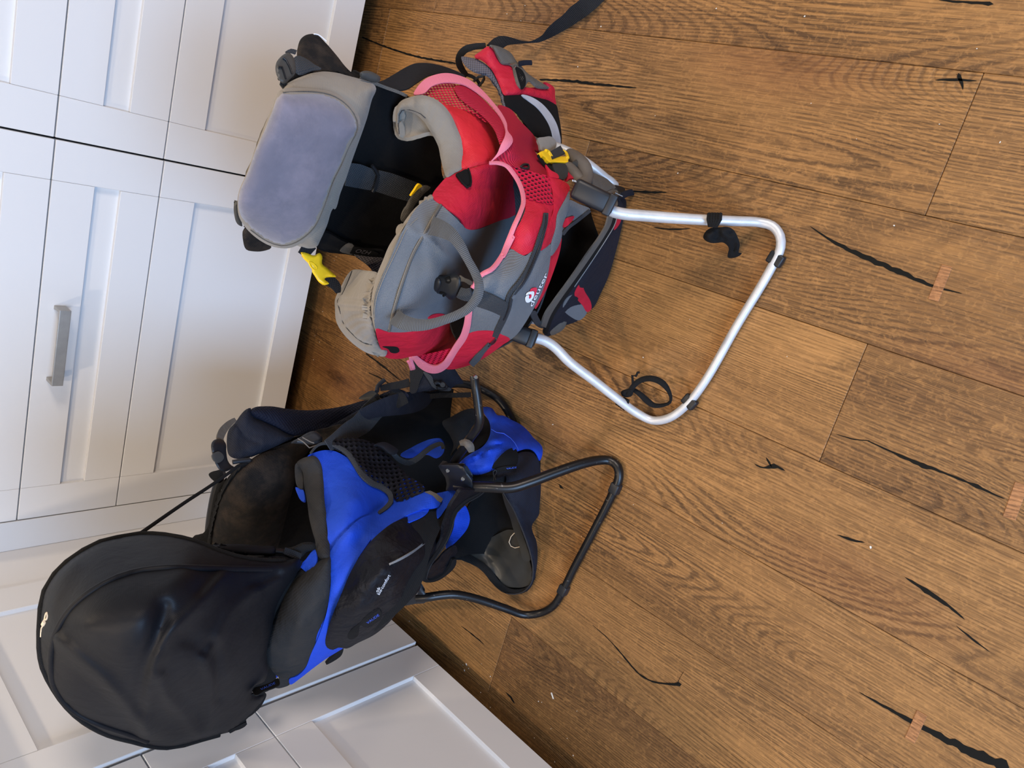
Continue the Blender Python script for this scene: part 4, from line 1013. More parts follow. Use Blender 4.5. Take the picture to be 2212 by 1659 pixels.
for c in ((1676, 560), (1490, 868)):
    p = at(*c, Z=.010); q = at(c[0] + (8 if c[0] > 1600 else -7), c[1] - (13 if c[0] > 1600 else -8), Z=.010)
    dv = (q - p) / np.linalg.norm(q - p) * .010
    obox('foot_pad', ks, M_plast, p - dv, p + dv, (0, 0, 1), .026, .013, .003)
# tied black bands
for nm, pts in (('r', [(1531, 462), (1541, 478), (1538, 492), (1549, 492), (1556, 478), (1560, 463)]),):
    pass
for x0 in (1528, 1534, 1540, 1546, 1552):
    tube('tied_band', ks, M_black, [(x0 + 4, 462, Z(.088)), (x0 + 3, 474, Z(.094)), (1540 + (x0 - 1540) * .5, 489, Z(.088))], .0035, seg=7)
F_k1 = Field([(1520, 490, Z(.075)), (1560, 480, Z(.07)), (1600, 540, Z(.02)), (1550, 520, Z(.06)), (1580, 560, Z(.005)), (1530, 515, Z(.07))])
panel('tied_band', ks, M_black, zN((70, 1560), (110, 1530), (180, 1525), (210, 1520), (260, 1540), (290, 1590), (305, 1640), (300, 1700)) + [(1602, 548), (1590, 556), (1572, 556), (1574, 535), (1562, 524), (1548, 525), (1532, 524), (1519, 514)], F_k1, off=.004, bulge=.006, bw=8, th=.002, nz=(.012, 14), sp=4, label='knotted black elastic hanging from the kickstand')
for x0 in (0, 5, 10, 15):
    tube('tied_band', ks, M_black, [(1333 + x0, 872 + x0 * .75, Z(.033)), (1342 + x0 * .8, 872 + x0 * .2, Z(.046)), (1350 + x0 * .4, 860 + x0 * .2, Z(.046))], .0035, seg=7)
F_k2 = Field([(1345, 850, Z(.045)), (1380, 810, Z(.05)), (1420, 815, Z(.04)), (1452, 850, Z(.03)), (1440, 872, Z(.012)), (1400, 860, Z(.03)), (1370, 830, Z(.055))])
strip('tied_band', ks, M_black, [p + (q,) for p, q in zip(zS8((800, 480), (830, 420), (880, 378), (950, 365), (1020, 390), (1065, 440), (1085, 500), (1078, 525), (1030, 545), (970, 545), (920, 510), (870, 465), (820, 440), (795, 480)),
      (Z(.048), Z(.055), Z(.055), Z(.055), Z(.05), Z(.042), Z(.030), Z(.022), Z(.020), Z(.024), Z(.032), Z(.040), Z(.046), Z(.048)))], [10, 12, 12, 13, 14, 14, 9, 6, 8, 11, 14, 12, 9, 8], th=.0015, bow=.003, label='looped black elastic tied to the left leg')
panel('tied_band', ks, M_black, zS8((750, 455), (790, 435), (830, 430), (825, 480), (790, 492), (755, 480)), F_k2, off=.003, th=.003, bulge=.004, bw=5, sp=3, nz=(.006, 8))
tube('tied_band', ks, M_black, zS8((830, 400), (826, 345), (850, 350), (862, 325), (875, 325)), .0022, F_k2, .004, seg=6)
# -- hip belt on the right
hb = panel('hip_belt', red, M_red, zI((650, 480), (700, 440), (770, 395), (820, 420), (870, 500), (980, 560), (1040, 640), (1080, 740), (1180, 745), (1290, 752), (1250, 700), (1330, 745), (1340, 830), (1347, 892), (1290, 860), (1180, 830), (1060, 808), (905, 812), (870, 740), (800, 600), (720, 520)), F_hip, off=.002, bulge=.010, bw=18, th=.012, back=.006, sp=5, nz=(.002, 25), label='red hip belt wing with a zip pocket')
panel('belt_padding', hb, M_padgrey, zI((538, 485), (600, 488), (700, 518), (795, 592), (855, 690), (900, 790), (930, 890), (935, 920), (905, 918), (885, 850), (865, 790), (820, 710), (760, 655), (650, 620), (580, 570), (545, 520)), F_hip, off=-.006, bulge=.006, bw=8, th=.010, sp=4, label='grey mesh belt padding')
panel('belt_pocket', hb, M_ggrey, zI((780, 385), (870, 400), (960, 450), (1010, 520), (1050, 560), (1100, 620), (1200, 690), (1290, 752), (1180, 752), (1110, 700), (1085, 740), (1055, 765), (1020, 740), (985, 640), (965, 565), (880, 545), (840, 480), (810, 420)), F_hip, off=.012, bulge=.008, bw=12, th=.006, sp=4, label='grey belt pocket top')
panel('belt_pocket_slit', hb, M_deep, zI((1005, 570), (1050, 590), (1085, 650), (1088, 720), (1062, 762), (1040, 720), (1015, 640)), F_hip, off=.020, th=.002, sp=3)
tube('zip_pull', hb, M_screw, zI((960, 550), (1010, 540), (1000, 575)), .0011, F_hip, .026, seg=6)
tube('zip_pull_tab', hb, M_navy, zI((1030, 545), (1080, 535), (1140, 535)), .0045, F_hip, .026, flat=.3)
panel('belt_body', hb, M_deep, zI((908, 812), (1060, 808), (1180, 830), (1347, 892), (1370, 980), (1390, 1100), (1397, 1200), (1390, 1255), (1350, 1245), (1300, 1190), (1200, 1180), (1110, 1090), (1000, 960), (930, 920)), F_hip, off=.001, bulge=.010, bw=18, th=.012, sp=6, label='black hip belt body')
panel('reflective_stripe', hb, M_reflect, zI((1055, 808), (1120, 820), (1220, 878), (1300, 965), (1352, 1055), (1380, 1150), (1388, 1200), (1380, 1255), (1345, 1250), (1325, 1180), (1290, 1070), (1240, 985), (1180, 915), (1110, 860)), F_hip, off=.0125, th=.002, sp=4, label='silver reflective stripe')
loop = strip('webbing_strap', red, M_blackweb, [p + (s,) for p, s in zip(zI((745, 390), (640, 400), (570, 425), (525, 480), (520, 540), (550, 600), (590, 650)), (Z(.165), Z(.17), Z(.165), Z(.15), Z(.13), Z(.10), Z(.07)))], [13, 14, 16, 16, 15, 14, 10], th=.002, bow=.003)
F_st = Field([(1050, 95, Z(.15)), (1075, 88, Z(.13)), (1120, 92, Z(.075)), (1150, 92, Z(.03)), (1180, 70, Z(.022)), (1240, 35, Z(.015)), (1300, 0, Z(.008)), (1330, -30, Z(.005)), (1270, 40, Z(.008)), (1180, 88, Z(.006)), (1085, 103, Z(.13))])
panel('webbing_strap', red, M_blackweb, [(1332, -60), (1290, -40)] + zI((1530, 15), (1470, 60), (1400, 135), (1330, 190), (1270, 250), (1235, 300), (1190, 330), (1130, 352), (1050, 345), (940, 312), (880, 305), (820, 325), (775, 365), (755, 385), (800, 388), (890, 408), (940, 382), (1000, 376), (1120, 368), (1200, 362), (1280, 332), (1400, 270), (1560, 170), (1700, 60), (1760, 0)) + [(1370, -60)], F_st, off=.0, th=.002, sp=5, label='dark grey belt webbing trailing across the floor')
tube('belt_buckle', red, M_plast, [p + (s,) for p, s in zip(zI((650, 690), (690, 655), (735, 650), (720, 700), (680, 740)), (Z(.03), Z(.04), Z(.04), Z(.03), Z(.02)))], .003, seg=7, label='black belt slider on the floor')
strip('webbing_strap', red, M_blackweb, [p + (s,) for p, s in zip(zI((560, 640), (600, 640), (680, 690), (700, 740)), (Z(.07), Z(.05), Z(.03), Z(.02)))], 7, th=.002)
# load strap from shoulder to hip
ls = panel('webbing_strap', red, M_blackweb, zA((1240, 505), (1290, 490), (1380, 440), (1480, 380), (1560, 345), (1640, 338), (1740, 350), (1900, 400), (1990, 450), (1960, 455), (1850, 428), (1760, 430), (1680, 450), (1580, 510), (1500, 560), (1420, 570), (1340, 548)), Field([(815, 178, Y(-.60)), (880, 150, Y(-.545)), (920, 140, Y(-.53)), (990, 165, Y(-.53)), (850, 190, Y(-.60)), (900, 175, Y(-.58))]), off=.002, th=.002, sp=5, label='ribbed black load strap, arched')
panel('strap_clip', red, M_plastg, zA((1095, 425), (1130, 408), (1180, 410), (1230, 430), (1270, 460), (1262, 500), (1200, 505), (1140, 480), (1100, 460)), F_back, off=.025, bulge=.005, bw=7, th=.006, sp=4, label='grey strap clip')
# left yellow buckle
F_yb = Field([(655, 540, Y(-.575)), (720, 590, Y(-.585)), (735, 620, Y(-.60)), (680, 560, Y(-.575)), (660, 600, Y(-.58))])
strip('webbing_strap', red, M_blackweb, zC((50, 445), (90, 470), (130, 505)), [30, 32, 30], F_yb, .002, .002)
yb2 = panel('chest_buckle', red, M_yellow, zC((42, 495), (90, 500), (150, 520), (200, 500), (222, 530), (220, 590), (260, 625), (310, 670), (340, 700), (250, 712), (240, 720), (280, 760), (240, 772), (195, 750), (160, 700), (135, 660), (130, 620), (95, 580), (60, 545)), F_yb, off=.004, bulge=.005, bw=6, th=.008, sp=3, label='yellow side release buckle below the head pad')
panel('buckle_hollow', yb2, M_yellow, zC((110, 572), (150, 590), (178, 630), (165, 645), (130, 620)), F_yb, off=.010, bulge=-.003, bw=5, th=.002, sp=3)
strip('webbing_strap', red, M_blackweb, zC((250, 720), (300, 745), (345, 790), (360, 840)), [14, 24, 20, 10], F_yb, .004, .002)

# ================================================================== BLUE CHILD CARRIER
blu = empty('child_carrier', (.38, -.72, 0), 'blue and black hiking child carrier with a black sun hood standing on a black kickstand', 'child carrier')
G_hood = Field([(660, 1195, Y(-.735)), (560, 1205, Y(-.745)), (450, 1180, Y(-.72)), (380, 1158, Y(-.68)), (310, 1155, Y(-.655)), (240, 1170, Y(-.655)), (170, 1210, Y(-.665)), (120, 1270, Y(-.68)), (92, 1360, Y(-.70)), (95, 1420, Y(-.705)), (120, 1490, Y(-.705)),
                (190, 1560, Y(-.70)), (290, 1605, Y(-.69)), (350, 1612, Y(-.695)), (430, 1600, Y(-.705)), (520, 1560, Y(-.71)), (560, 1520, Y(-.705)), (585, 1450, Y(-.715)), (600, 1330, Y(-.735)), (640, 1260, Y(-.745)),
                (520, 1340, Y(-.775)), (500, 1450, Y(-.775)), (400, 1350, Y(-.835)), (300, 1350, Y(-.845)), (380, 1500, Y(-.79)), (280, 1480, Y(-.80)), (400, 1240, Y(-.80)), (260, 1260, Y(-.775)), (180, 1350, Y(-.795)), (200, 1450, Y(-.775)), (520, 1240, Y(-.765))])
G_rim = Field([(640, 1000, Y(-.555)), (670, 985, Y(-.575)), (690, 1020, Y(-.60)), (655, 1060, Y(-.60)), (700, 1080, Y(-.665)), (670, 1140, Y(-.685)), (705, 1150, Y(-.715)), (680, 1195, Y(-.735)), (712, 1200, Y(-.76)), (660, 1240, Y(-.745)), (610, 1320, Y(-.735)),
               (578, 1410, Y(-.715)), (580, 1440, Y(-.705)), (610, 1465, Y(-.700)), (645, 1455, Y(-.715)), (690, 1370, Y(-.765)), (715, 1290, Y(-.79)), (650, 1350, Y(-.775)), (620, 1470, Y(-.70))])
G_sh = Field([(670, 985, Y(-.575)), (700, 975, Y(-.57)), (750, 990, Y(-.60)), (810, 1040, Y(-.655)), (838, 1080, Y(-.69)), (695, 1020, Y(-.605)), (705, 1090, Y(-.67)), (712, 1180, Y(-.745)), (770, 1080, Y(-.71)), (760, 1150, Y(-.76)), (820, 1110, Y(-.715)), (780, 1170, Y(-.765)),
              (900, 1075, Y(-.735)), (945, 1070, Y(-.755)), (955, 1090, Y(-.77)), (880, 1120, Y(-.775)), (800, 1190, Y(-.80)), (730, 1290, Y(-.80)), (715, 1290, Y(-.79)), (700, 1370, Y(-.775)), (650, 1455, Y(-.72)), (625, 1478, Y(-.70)), (700, 1425, Y(-.735)), (740, 1390, Y(-.75))])
G_pk = Field([(945, 1155, Y(-.775)), (955, 1170, Y(-.79)), (850, 1150, Y(-.80)), (800, 1200, Y(-.815)), (755, 1270, Y(-.82)), (720, 1360, Y(-.79)), (708, 1395, Y(-.76)), (740, 1398, Y(-.755)), (790, 1385, Y(-.76)), (850, 1340, Y(-.77)), (900, 1290, Y(-.785)), (915, 1250, Y(-.80)), (935, 1200, Y(-.81)),
              (880, 1190, Y(-.85)), (830, 1250, Y(-.87)), (790, 1320, Y(-.845)), (860, 1290, Y(-.835)), (760, 1370, Y(-.80))])
G_back = Field([(620, 960, Y(-.45)), (520, 990, Y(-.47)), (470, 1100, Y(-.44)), (450, 1175, Y(-.42)), (600, 1175, Y(-.46)), (630, 1040, Y(-.50)), (560, 1080, Y(-.50)), (540, 1130, Y(-.49)), (900, 850, Y(-.50)), (1000, 860, Y(-.53)), (1020, 1000, Y(-.62)), (960, 1080, Y(-.60)), (800, 900, Y(-.50)), (700, 1100, Y(-.47)), (950, 950, Y(-.53))])
G_pad = Field([(500, 950, Y(-.43)), (540, 880, Y(-.41)), (620, 890, Y(-.415)), (750, 880, Y(-.43)), (800, 900, Y(-.47)), (700, 940, Y(-.46)), (620, 950, Y(-.46)), (900, 850, Z(.14))])
G_low = Field([(1060, 895, Z(.075)), (1050, 885, Z(.05)), (1095, 900, Z(.04)), (1120, 925, Z(.035)), (1150, 950, Z(.03)), (1172, 975, Z(.02)), (1168, 1000, Z(.018)), (1167, 1060, Z(.018)), (1165, 1090, Z(.018)), (1150, 1130, Z(.02)), (1160, 1180, Z(.016)), (1158, 1240, Z(.015)), (1135, 1275, Z(.012)), (1100, 1278, Z(.012)),
               (1010, 980, Z(.19)), (990, 1010, Z(.20)), (1060, 950, Z(.14)), (1100, 960, Z(.12)), (1120, 985, Z(.115)), (1040, 1010, Z(.18)), (1090, 1000, Z(.15)), (1085, 1063, Z(.13)), (1110, 1100, Z(.11)), (1130, 1150, Z(.085)), (1148, 1200, Z(.055)), (1154, 1245, Z(.03)),
               (1045, 1062, Z(.17)), (1130, 1040, Z(.10)), (1145, 980, Z(.07))])
G_lip = Field([(1046, 1061, Y(-.80)), (996, 1094, Y(-.80)), (976, 1130, Y(-.80)), (960, 1165, Y(-.805)), (940, 1200, Y(-.81)), (922, 1230, Y(-.81)), (920, 1252, Z(.21)), (950, 1245, Z(.18)), (975, 1215, Z(.17)), (985, 1200, Z(.17))])
G_flap = Field([(990, 1206, Z(.10)), (1010, 1215, Z(.07)), (1050, 1235, Z(.035)), (1090, 1270, Z(.012)), (1130, 1270, Z(.010)), (1154, 1235, Z(.014)), (1148, 1195, Z(.03)), (1120, 1150, Z(.03)), (1100, 1220, Z(.018)), (1060, 1190, Z(.02)), (1020, 1180, Z(.04)), (1090, 1140, Z(.03))])
G_inn = Field([(1000, 1100, Y(-.70)), (980, 1160, Y(-.72)), (1060, 1080, Z(.03)), (1120, 1140, Z(.03)), (1050, 1200, Z(.018)), (940, 1230, Y(-.74)), (990, 1200, Y(-.76)), (1100, 1250, Z(.008))])

# back cushion, liner, frame
panel('seat_lining', blu, M_deep, [(560, 985), (620, 950), (760, 915), (860, 865), (960, 842), (1015, 850), (1019, 885), (1006, 910), (1030, 960), (1020, 1040), (960, 1110), (860, 1150), (760, 1180), (720, 1215), (600, 1215), (520, 1180)], G_back, off=-.03, th=.01, sp=14, label='black seat interior')
panel('back_panel', blu, M_navy, [(842, 855), (905, 846), (935, 855), (920, 880), (800, 905), (690, 945), (640, 965), (740, 905)], G_back, off=.015, th=.006, bulge=.004)
cu = panel('back_cushion', blu, M_cush, zE((865, 700), (760, 738), (620, 800), (540, 855), (450, 930), (360, 1050), (290, 1180), (250, 1330), (222, 1480), (215, 1600), (400, 1680), (760, 1640), (800, 1560), (830, 1450), (880, 1250), (930, 1050), (990, 860), (1080, 740), (1130, 690), (980, 665)), G_back, off=.0, bulge=.028, bw=50, th=.012, back=.01, sp=7, nz=(.004, 60), label='black back cushion with brownish light in its colour')
panel('cushion_edge', cu, M_black, zE((560, 830), (470, 890), (380, 990), (310, 1110), (255, 1260), (215, 1420), (196, 1570), (222, 1580), (240, 1440), (278, 1290), (325, 1150), (400, 1020), (480, 925), (580, 850)), G_back, off=.006, bulge=.006, bw=5, th=.012, sp=4)
panel('frame_sleeve', blu, M_black, zE((200, 965), (240, 940), (300, 938), (325, 965), (280, 1050), (245, 1150), (225, 1280), (200, 1400), (150, 1470), (60, 1510), (90, 1550), (170, 1560), (196, 1570), (220, 1400), (260, 1250), (300, 1120), (340, 1010), (300, 1040), (240, 1020)), G_back, off=-.012, th=.008, bulge=.003, sp=4)
for pts in ([(478, 1020, Y(-.42)), (462, 1080, Y(-.41)), (452, 1150, Y(-.405)), (452, 1240, Y(-.40)), (470, 1330, Y(-.42)), (600, 1330, Y(-.45)), (800, 1300, Y(-.55)), (893, 1290, Y(-.70))],
            [(905, 850, Z(.10)), (930, 840, Z(.075)), (960, 832, Z(.045)), (990, 829, Z(.03)), (1016, 832, Z(.018)), (1054, 847, Z(.010)), (1080, 866, Z(.010)), (1097, 889, Z(.010)), (1108, 912, Z(.010)), (1112, 950, Z(.010)), (1090, 1000, Z(.010))]):
    tube('frame_tube', blu, M_blktube, pts, .0085, label='black frame tube')
# shoulder pad
panel('pad_backing', blu, M_navy, zE((380, 600), (500, 470), (620, 420), (740, 410), (900, 440), (1200, 440), (1400, 410), (1300, 540), (1100, 590), (900, 640), (700, 740), (500, 810), (390, 780)), G_pad, off=.001, th=.01, sp=8)
sp_ = panel('shoulder_pad', blu, M_pad, zE((545, 430), (600, 392), (660, 386), (740, 386), (860, 405), (1050, 420), (1250, 402), (1400, 372), (1530, 335), (1600, 330), (1660, 370), (1500, 470), (1380, 540), (1180, 590), (1100, 600), (930, 638), (870, 620), (760, 560), (650, 510), (575, 470)), G_pad, bulge=.018, bw=24, th=.014, back=.008, sp=5, label='navy mesh shoulder pad', wr=[(zE((620, 400), (640, 490)), -.0016, 3), (zE((690, 395), (710, 520)), -.0016, 3), (zE((750, 395), (770, 540)), -.0014, 3)])
panel('shoulder_pad', blu, M_navy, zE((370, 590), (430, 520), (480, 450), (520, 412), (560, 400), (560, 440), (580, 480), (660, 515), (770, 565), (880, 625), (930, 642), (850, 690), (700, 760), (560, 820), (440, 835), (375, 805), (355, 720)), G_pad, off=.004, bulge=.018, bw=22, th=.014, back=.008, sp=5, label='dark lower half of the shoulder pad', wr=[(zE((430, 520), (500, 640), (640, 700)), -.003, 3)])
panel('chest_slider', blu, M_plast, zE((1480, 320), (1530, 280), (1590, 252), (1640, 270), (1660, 300), (1640, 330), (1560, 335), (1510, 330)), G_pad, off=.02, th=.006, bulge=.003, sp=4)
panel('belt_padding', blu, M_pad, zE((1650, 300), (1720, 262), (1800, 238), (1880, 260), (1910, 300), (1780, 320), (1700, 330)), G_pad, off=.01, th=.01, bulge=.006, sp=4)
strip('webbing_strap', blu, M_blackweb, zE((1750, 280), (1830, 330), (1860, 380)), [40, 34, 26], G_pad, .016, .002, .003)
strip('webbing_strap', blu, M_dgrey, zE((1690, 345), (1600, 430), (1500, 540), (1400, 600), (1300, 670), (1220, 720)), [44, 46, 46, 42, 34, 26], Field([(827, 867, Y(-.485)), (760, 930, Y(-.53)), (710, 960, Y(-.575)), (850, 880, Y(-.49)), (740, 930, Y(-.54))]), .0, .002, .002, label='grey black tension strap across the opening')
mt = panel('ladder_buckle', blu, M_plast, zE((905, 695), (980, 650), (1060, 605), (1110, 596), (1165, 640), (1172, 670), (1120, 705), (1060, 712), (990, 708)), Field([(640, 950, Y(-.53)), (690, 940, Y(-.54)), (680, 965, Y(-.55))]), th=.006, bulge=.006, bw=6, sp=3.5)
for q in (zE((960, 660), (1010, 690), (1060, 740), (1130, 715)), zE((1000, 650), (1070, 690), (1100, 700))): tube('wire', blu, M_hose, q, .0012, Field([(640, 950, Y(-.54)), (690, 940, Y(-.55)), (680, 965, Y(-.56))]), .006, seg=6)
panel('webbing_strap', blu, M_cush, zE((1110, 600), (1200, 575), (1360, 545), (1380, 560), (1300, 620), (1210, 680), (1175, 690), (1170, 650)), G_back, off=.045, th=.003)
# hood adjustment buckle left
gb = Field([(470, 960, Y(-.50)), (490, 1000, Y(-.51)), (500, 920, Y(-.45)), (530, 1000, Y(-.52))])
strip('webbing_strap', blu, M_ggrey, zE((430, 495), (370, 540), (320, 600), (300, 670), (330, 720)), [8, 14, 17, 16, 10], gb, .0, .002, label='grey load lifter webbing')
lb2 = panel('ladder_buckle', blu, M_plast, zE((225, 700), (250, 672), (310, 668), (345, 700), (352, 780), (365, 850), (395, 890), (420, 905), (380, 930), (330, 945), (290, 925), (260, 880), (232, 800)), gb, off=.004, th=.006, bulge=.004, bw=6, sp=3.5, label='black ladder lock buckle')
panel('buckle_bar', lb2, M_plastg, zE((232, 800), (285, 770), (325, 800), (330, 830), (280, 870), (245, 850)), gb, off=.012, th=.003, bulge=.002, sp=3)
tg = tube('cord_lock', blu, M_plast, zE((405, 862), (450, 855), (550, 843)), .0042, gb, .012, seg=9, label='black cord lock')
tube('hood_cord', blu, M_black, [p + (s,) for p, s in zip(zE((520, 868), (450, 895), (380, 950), (200, 1075), (0, 1205)) + [(302, 1153)], (Y(-.525), Y(-.53), Y(-.54), Y(-.56), Y(-.60), Y(-.65)))], .0028, seg=8, flat=.6, step=.02, label='thin black cord stretched from shoulder to hood')
# rims
r1 = panel('padded_rim', blu, M_rimblk, zE((950, 870), (1000, 830), (1060, 812), (1110, 812), (1155, 868), (1178, 1000), (1190, 1200), (1228, 1450), (1235, 1600), (1225, 1690), (1160, 1690), (1115, 1640), (1110, 1540), (1090, 1470), (1060, 1350), (1040, 1200), (1012, 1050), (1000, 940), (975, 900)), G_rim, bulge=.012, bw=18, th=.010, back=.006, sp=5, nz=(.002, 25), label='worn black padded rim, inner arm', wr=[(zE((985, 890), (1010, 930), (1030, 900)), -.003, 3)])
panel('rim_underside', blu, M_rimblk, zE((948, 872), (985, 900), (1000, 945), (1005, 1040), (1000, 1090), (960, 1075), (940, 1010)), G_rim, off=-.012, th=.006, sp=4)
panel('rim_lining', blu, M_blue, zE((942, 1075), (965, 1080), (1000, 1090), (1015, 1130), (1015, 1195), (985, 1185), (960, 1140)), G_rim, off=-.016, th=.004, sp=4, label='royal blue lining corner')
panel('padded_rim', blu, M_rimblk, zG((490, 318), (530, 290), (572, 268), (586, 420), (580, 540), (550, 700), (500, 850), (440, 985), (400, 1085), (340, 1140), (240, 1165), (185, 1130), (130, 1070), (110, 1000), (120, 900), (160, 780), (200, 660), (260, 530), (330, 430), (400, 380)), G_rim, bulge=.020, bw=40, th=.012, back=.006, sp=6, nz=(.002, 30), label='worn black padded rim, broad facing side')
panel('rim_tab', blu, M_blue, zG((360, 345), (400, 300), (470, 225), (482, 260), (480, 320), (455, 360), (410, 388), (385, 370)), G_rim, off=.004, th=.003, sp=4, label='blue elastic tab at the hood corner')
panel('hood_sleeve', blu, M_black, zG((330, 385), (362, 368), (400, 385), (405, 400), (330, 500), (260, 620), (215, 720), (185, 720), (215, 620), (260, 520), (310, 430)), G_rim, off=.003, bulge=.004, bw=6, th=.004, sp=4)
panel('rim_tab', blu, M_blue, [(576, 1449), (582, 1449), (592, 1456), (600, 1463), (590, 1464), (580, 1459)], G_rim, off=-.002, th=.003, sp=2.5)
panel('rim_tape', blu, M_rimblk, [(603, 1465), (624, 1466), (626, 1478), (612, 1485), (600, 1487), (590, 1484), (603, 1478)], G_rim, off=.0, th=.004, sp=3)
# shell
panel('shell_backing', blu, M_black, [(700, 985), (760, 985), (840, 1040), (900, 1075), (950, 1068), (985, 1055), (965, 1110), (935, 1180), (905, 1270), (840, 1340), (760, 1390), (715, 1400), (640, 1460), (630, 1440), (690, 1300), (712, 1190), (700, 1080)], G_sh, off=-.010, th=.004, sp=10)
panel('shell_backing', blu, M_blue, [(703, 1230), (800, 1140), (900, 1082), (930, 1085), (925, 1105), (870, 1135), (780, 1220), (730, 1330), (712, 1398), (650, 1455), (640, 1450), (690, 1340)], G_sh, off=-.003, th=.003, sp=8)
sh1 = panel('shell_upper', blu, M_blue, zE((1050, 805), (1120, 775), (1190, 760), (1280, 770), (1380, 820), (1500, 880), (1620, 980), (1740, 1080), (1800, 1180), (1840, 1200), (1660, 1300), (1480, 1400), (1340, 1520), (1220, 1660), (1215, 1450), (1180, 1200), (1165, 1000), (1140, 870), (1100, 815)), G_sh, off=.0, th=.004, nz=(.004, 70), label='royal blue upper shell', wr=[(zE((1230, 1640), (1400, 1440), (1560, 1330), (1700, 1240)), -.007, 9)])
panel('mesh_pocket', blu, M_netblk, zE((1190, 690), (1300, 660), (1440, 655), (1560, 680), (1650, 725), (1720, 790), (1790, 860), (1850, 920), (1890, 970), (1960, 1010), (2050, 1080), (2040, 1110), (1960, 1150), (1860, 1195), (1800, 1195), (1770, 1150), (1700, 1090), (1600, 1030), (1500, 950), (1420, 850), (1330, 780), (1240, 730)), G_sh, off=.006, bulge=.006, th=.0012, nz=(.006, 30), label='black open mesh side pocket')
panel('mesh_backing', blu, M_deep, zE((1190, 690), (1300, 665), (1440, 660), (1560, 685), (1650, 730), (1720, 790), (1790, 870), (1850, 940), (1830, 1060), (1780, 1150), (1700, 1090), (1600, 1030), (1500, 950), (1420, 850), (1330, 780), (1240, 730)), G_sh, off=-.004, th=.002)
panel('mesh_backing', blu, M_blue, zE((1850, 1000), (1960, 1015), (2045, 1090), (1960, 1145), (1860, 1190), (1800, 1190), (1830, 1060)), G_sh, off=-.004, th=.002)
mb = strip('pocket_binding', blu, M_dgrey, zE((1070, 785), (1130, 720), (1200, 700), (1290, 725), (1390, 790), (1450, 870), (1510, 960), (1600, 1040), (1690, 1080), (1745, 1130), (1755, 1190), (1720, 1240), (1655, 1290)), [5, 6, 8, 9, 10, 11, 11, 11, 11, 12, 11, 9, 7], G_sh, .010, .003, .001, label='grey elastic binding of the mesh pocket')
panel('shell_band', blu, M_blue, zF((470, 1290), (600, 1215), (750, 1155), (870, 1112), (930, 1120), (1000, 1185), (975, 1245), (850, 1262), (740, 1300), (600, 1380), (480, 1490), (400, 1590), (330, 1680)) + zG((880, 150), (800, 260), (730, 390), (680, 520), (620, 680), (590, 800), (565, 880), (600, 920), (680, 935), (650, 955), (560, 1010), (450, 1090), (360, 1160), (290, 1203), (283, 1165), (340, 1142), (400, 1085), (440, 985), (500, 850), (550, 700), (578, 540), (586, 420), (572, 268), (620, 180), (700, 90), (800, 0)), G_sh, off=.003, bulge=.004, bw=16, th=.004, nz=(.002, 50), label='royal blue lower shell band')
panel('shell_band', blu, M_blue, zF((1000, 1120), (1120, 1105), (1085, 1190), (1030, 1270), (980, 1335), (968, 1250), (985, 1200), (1015, 1180), (960, 1130)), G_sh, off=-.004, th=.004, sp=4)
panel('band_tab', blu, M_ggrey, zF((860, 1115), (905, 1105), (960, 1130), (1015, 1175), (1000, 1205), (965, 1190), (930, 1150)), G_sh, off=.007, th=.002, sp=3, smooth=False)
panel('shell_foot', blu, M_black, [(705, 1436), (742, 1401), (738, 1415), (728, 1424)], G_sh, off=-.004, th=.006, sp=3)
# big black back pocket
pk = panel('back_pocket', blu, M_pockblk, zG((1250, 28), (1350, -40), (1410, 30), (1415, 120), (1390, 200), (1340, 260), (1290, 340), (1240, 430), (1235, 520), (1200, 560), (1130, 620), (1060, 690), (1000, 760), (900, 842), (780, 902), (700, 942), (640, 935), (600, 952), (558, 935), (545, 900), (565, 800), (605, 680), (660, 550), (720, 405), (790, 280), (870, 170), (960, 85), (1060, 30), (1200, -10), (1300, -60)) if False else
           zG((1040, 28), (1150, -15), (1300, -50), (1380, -10), (1400, 70), (1415, 120), (1390, 210), (1330, 290), (1270, 380), (1232, 440), (1235, 500), (1130, 620), (1060, 690), (1000, 760), (900, 842), (780, 902), (700, 942), (640, 935), (600, 952), (558, 935), (545, 900), (565, 800), (605, 680), (660, 550), (720, 405), (790, 280), (870, 170), (960, 85)), G_pk, off=.0, bulge=.006, bw=14, th=.006, nz=(.011, 38), label='large black back pocket',
           wr=[(zG((1080, 60), (1120, 140), (1040, 280), (980, 400), (860, 600), (760, 760), (680, 900)), -.004, 5), (zG((1010, 330), (1170, 250), (1325, 125)), .003, 6), (zG((1290, 100), (1340, 200), (1260, 340), (1240, 430)), -.004, 5), (zG((700, 880), (800, 760), (900, 700)), .004, 9), (zG((1140, 470), (1230, 415)), -.003, 4), (zG((640, 700), (720, 560), (800, 430)), .004, 10)])
zt = strip('zip_teeth', pk, M_zip, zG((1012, 330), (1090, 295), (1170, 248), (1260, 180), (1325, 125)), 4.5, G_pk, .012, .002, label='silver pocket zip')
panel('pocket_slit', pk, M_deep, zG((705, 850), (730, 810), (790, 760), (860, 690), (940, 650), (955, 680), (880, 720), (800, 770), (780, 850), (740, 875), (715, 872)), on('back_pocket'), off=.0015, th=.001, sp=3)
panel('name_tag', pk, M_black, zG((800, 772), (860, 712), (935, 655), (958, 690), (950, 730), (880, 780), (830, 790)), G_pk, off=.010, th=.001, sp=3, smooth=False)
lettering('tag_lettering', pk, M_bluet, 'VAUDE', (794.0, 1348.5), (26, -18.5), (-3.2, -4.2), G_pk, .012, label='blue woven lettering')
lettering('name_lettering', pk, M_whitet, 'kid-comfort', (819.5, 1286.0), (24.5, -42.5), (-6, -3.2), G_pk, .012, label='white embroidered lettering')
lettering('name_lettering', pk, M_whitet, 'ok', (815.5, 1280.5), (7, -11), (-5.5, -3.2), G_pk, .012)
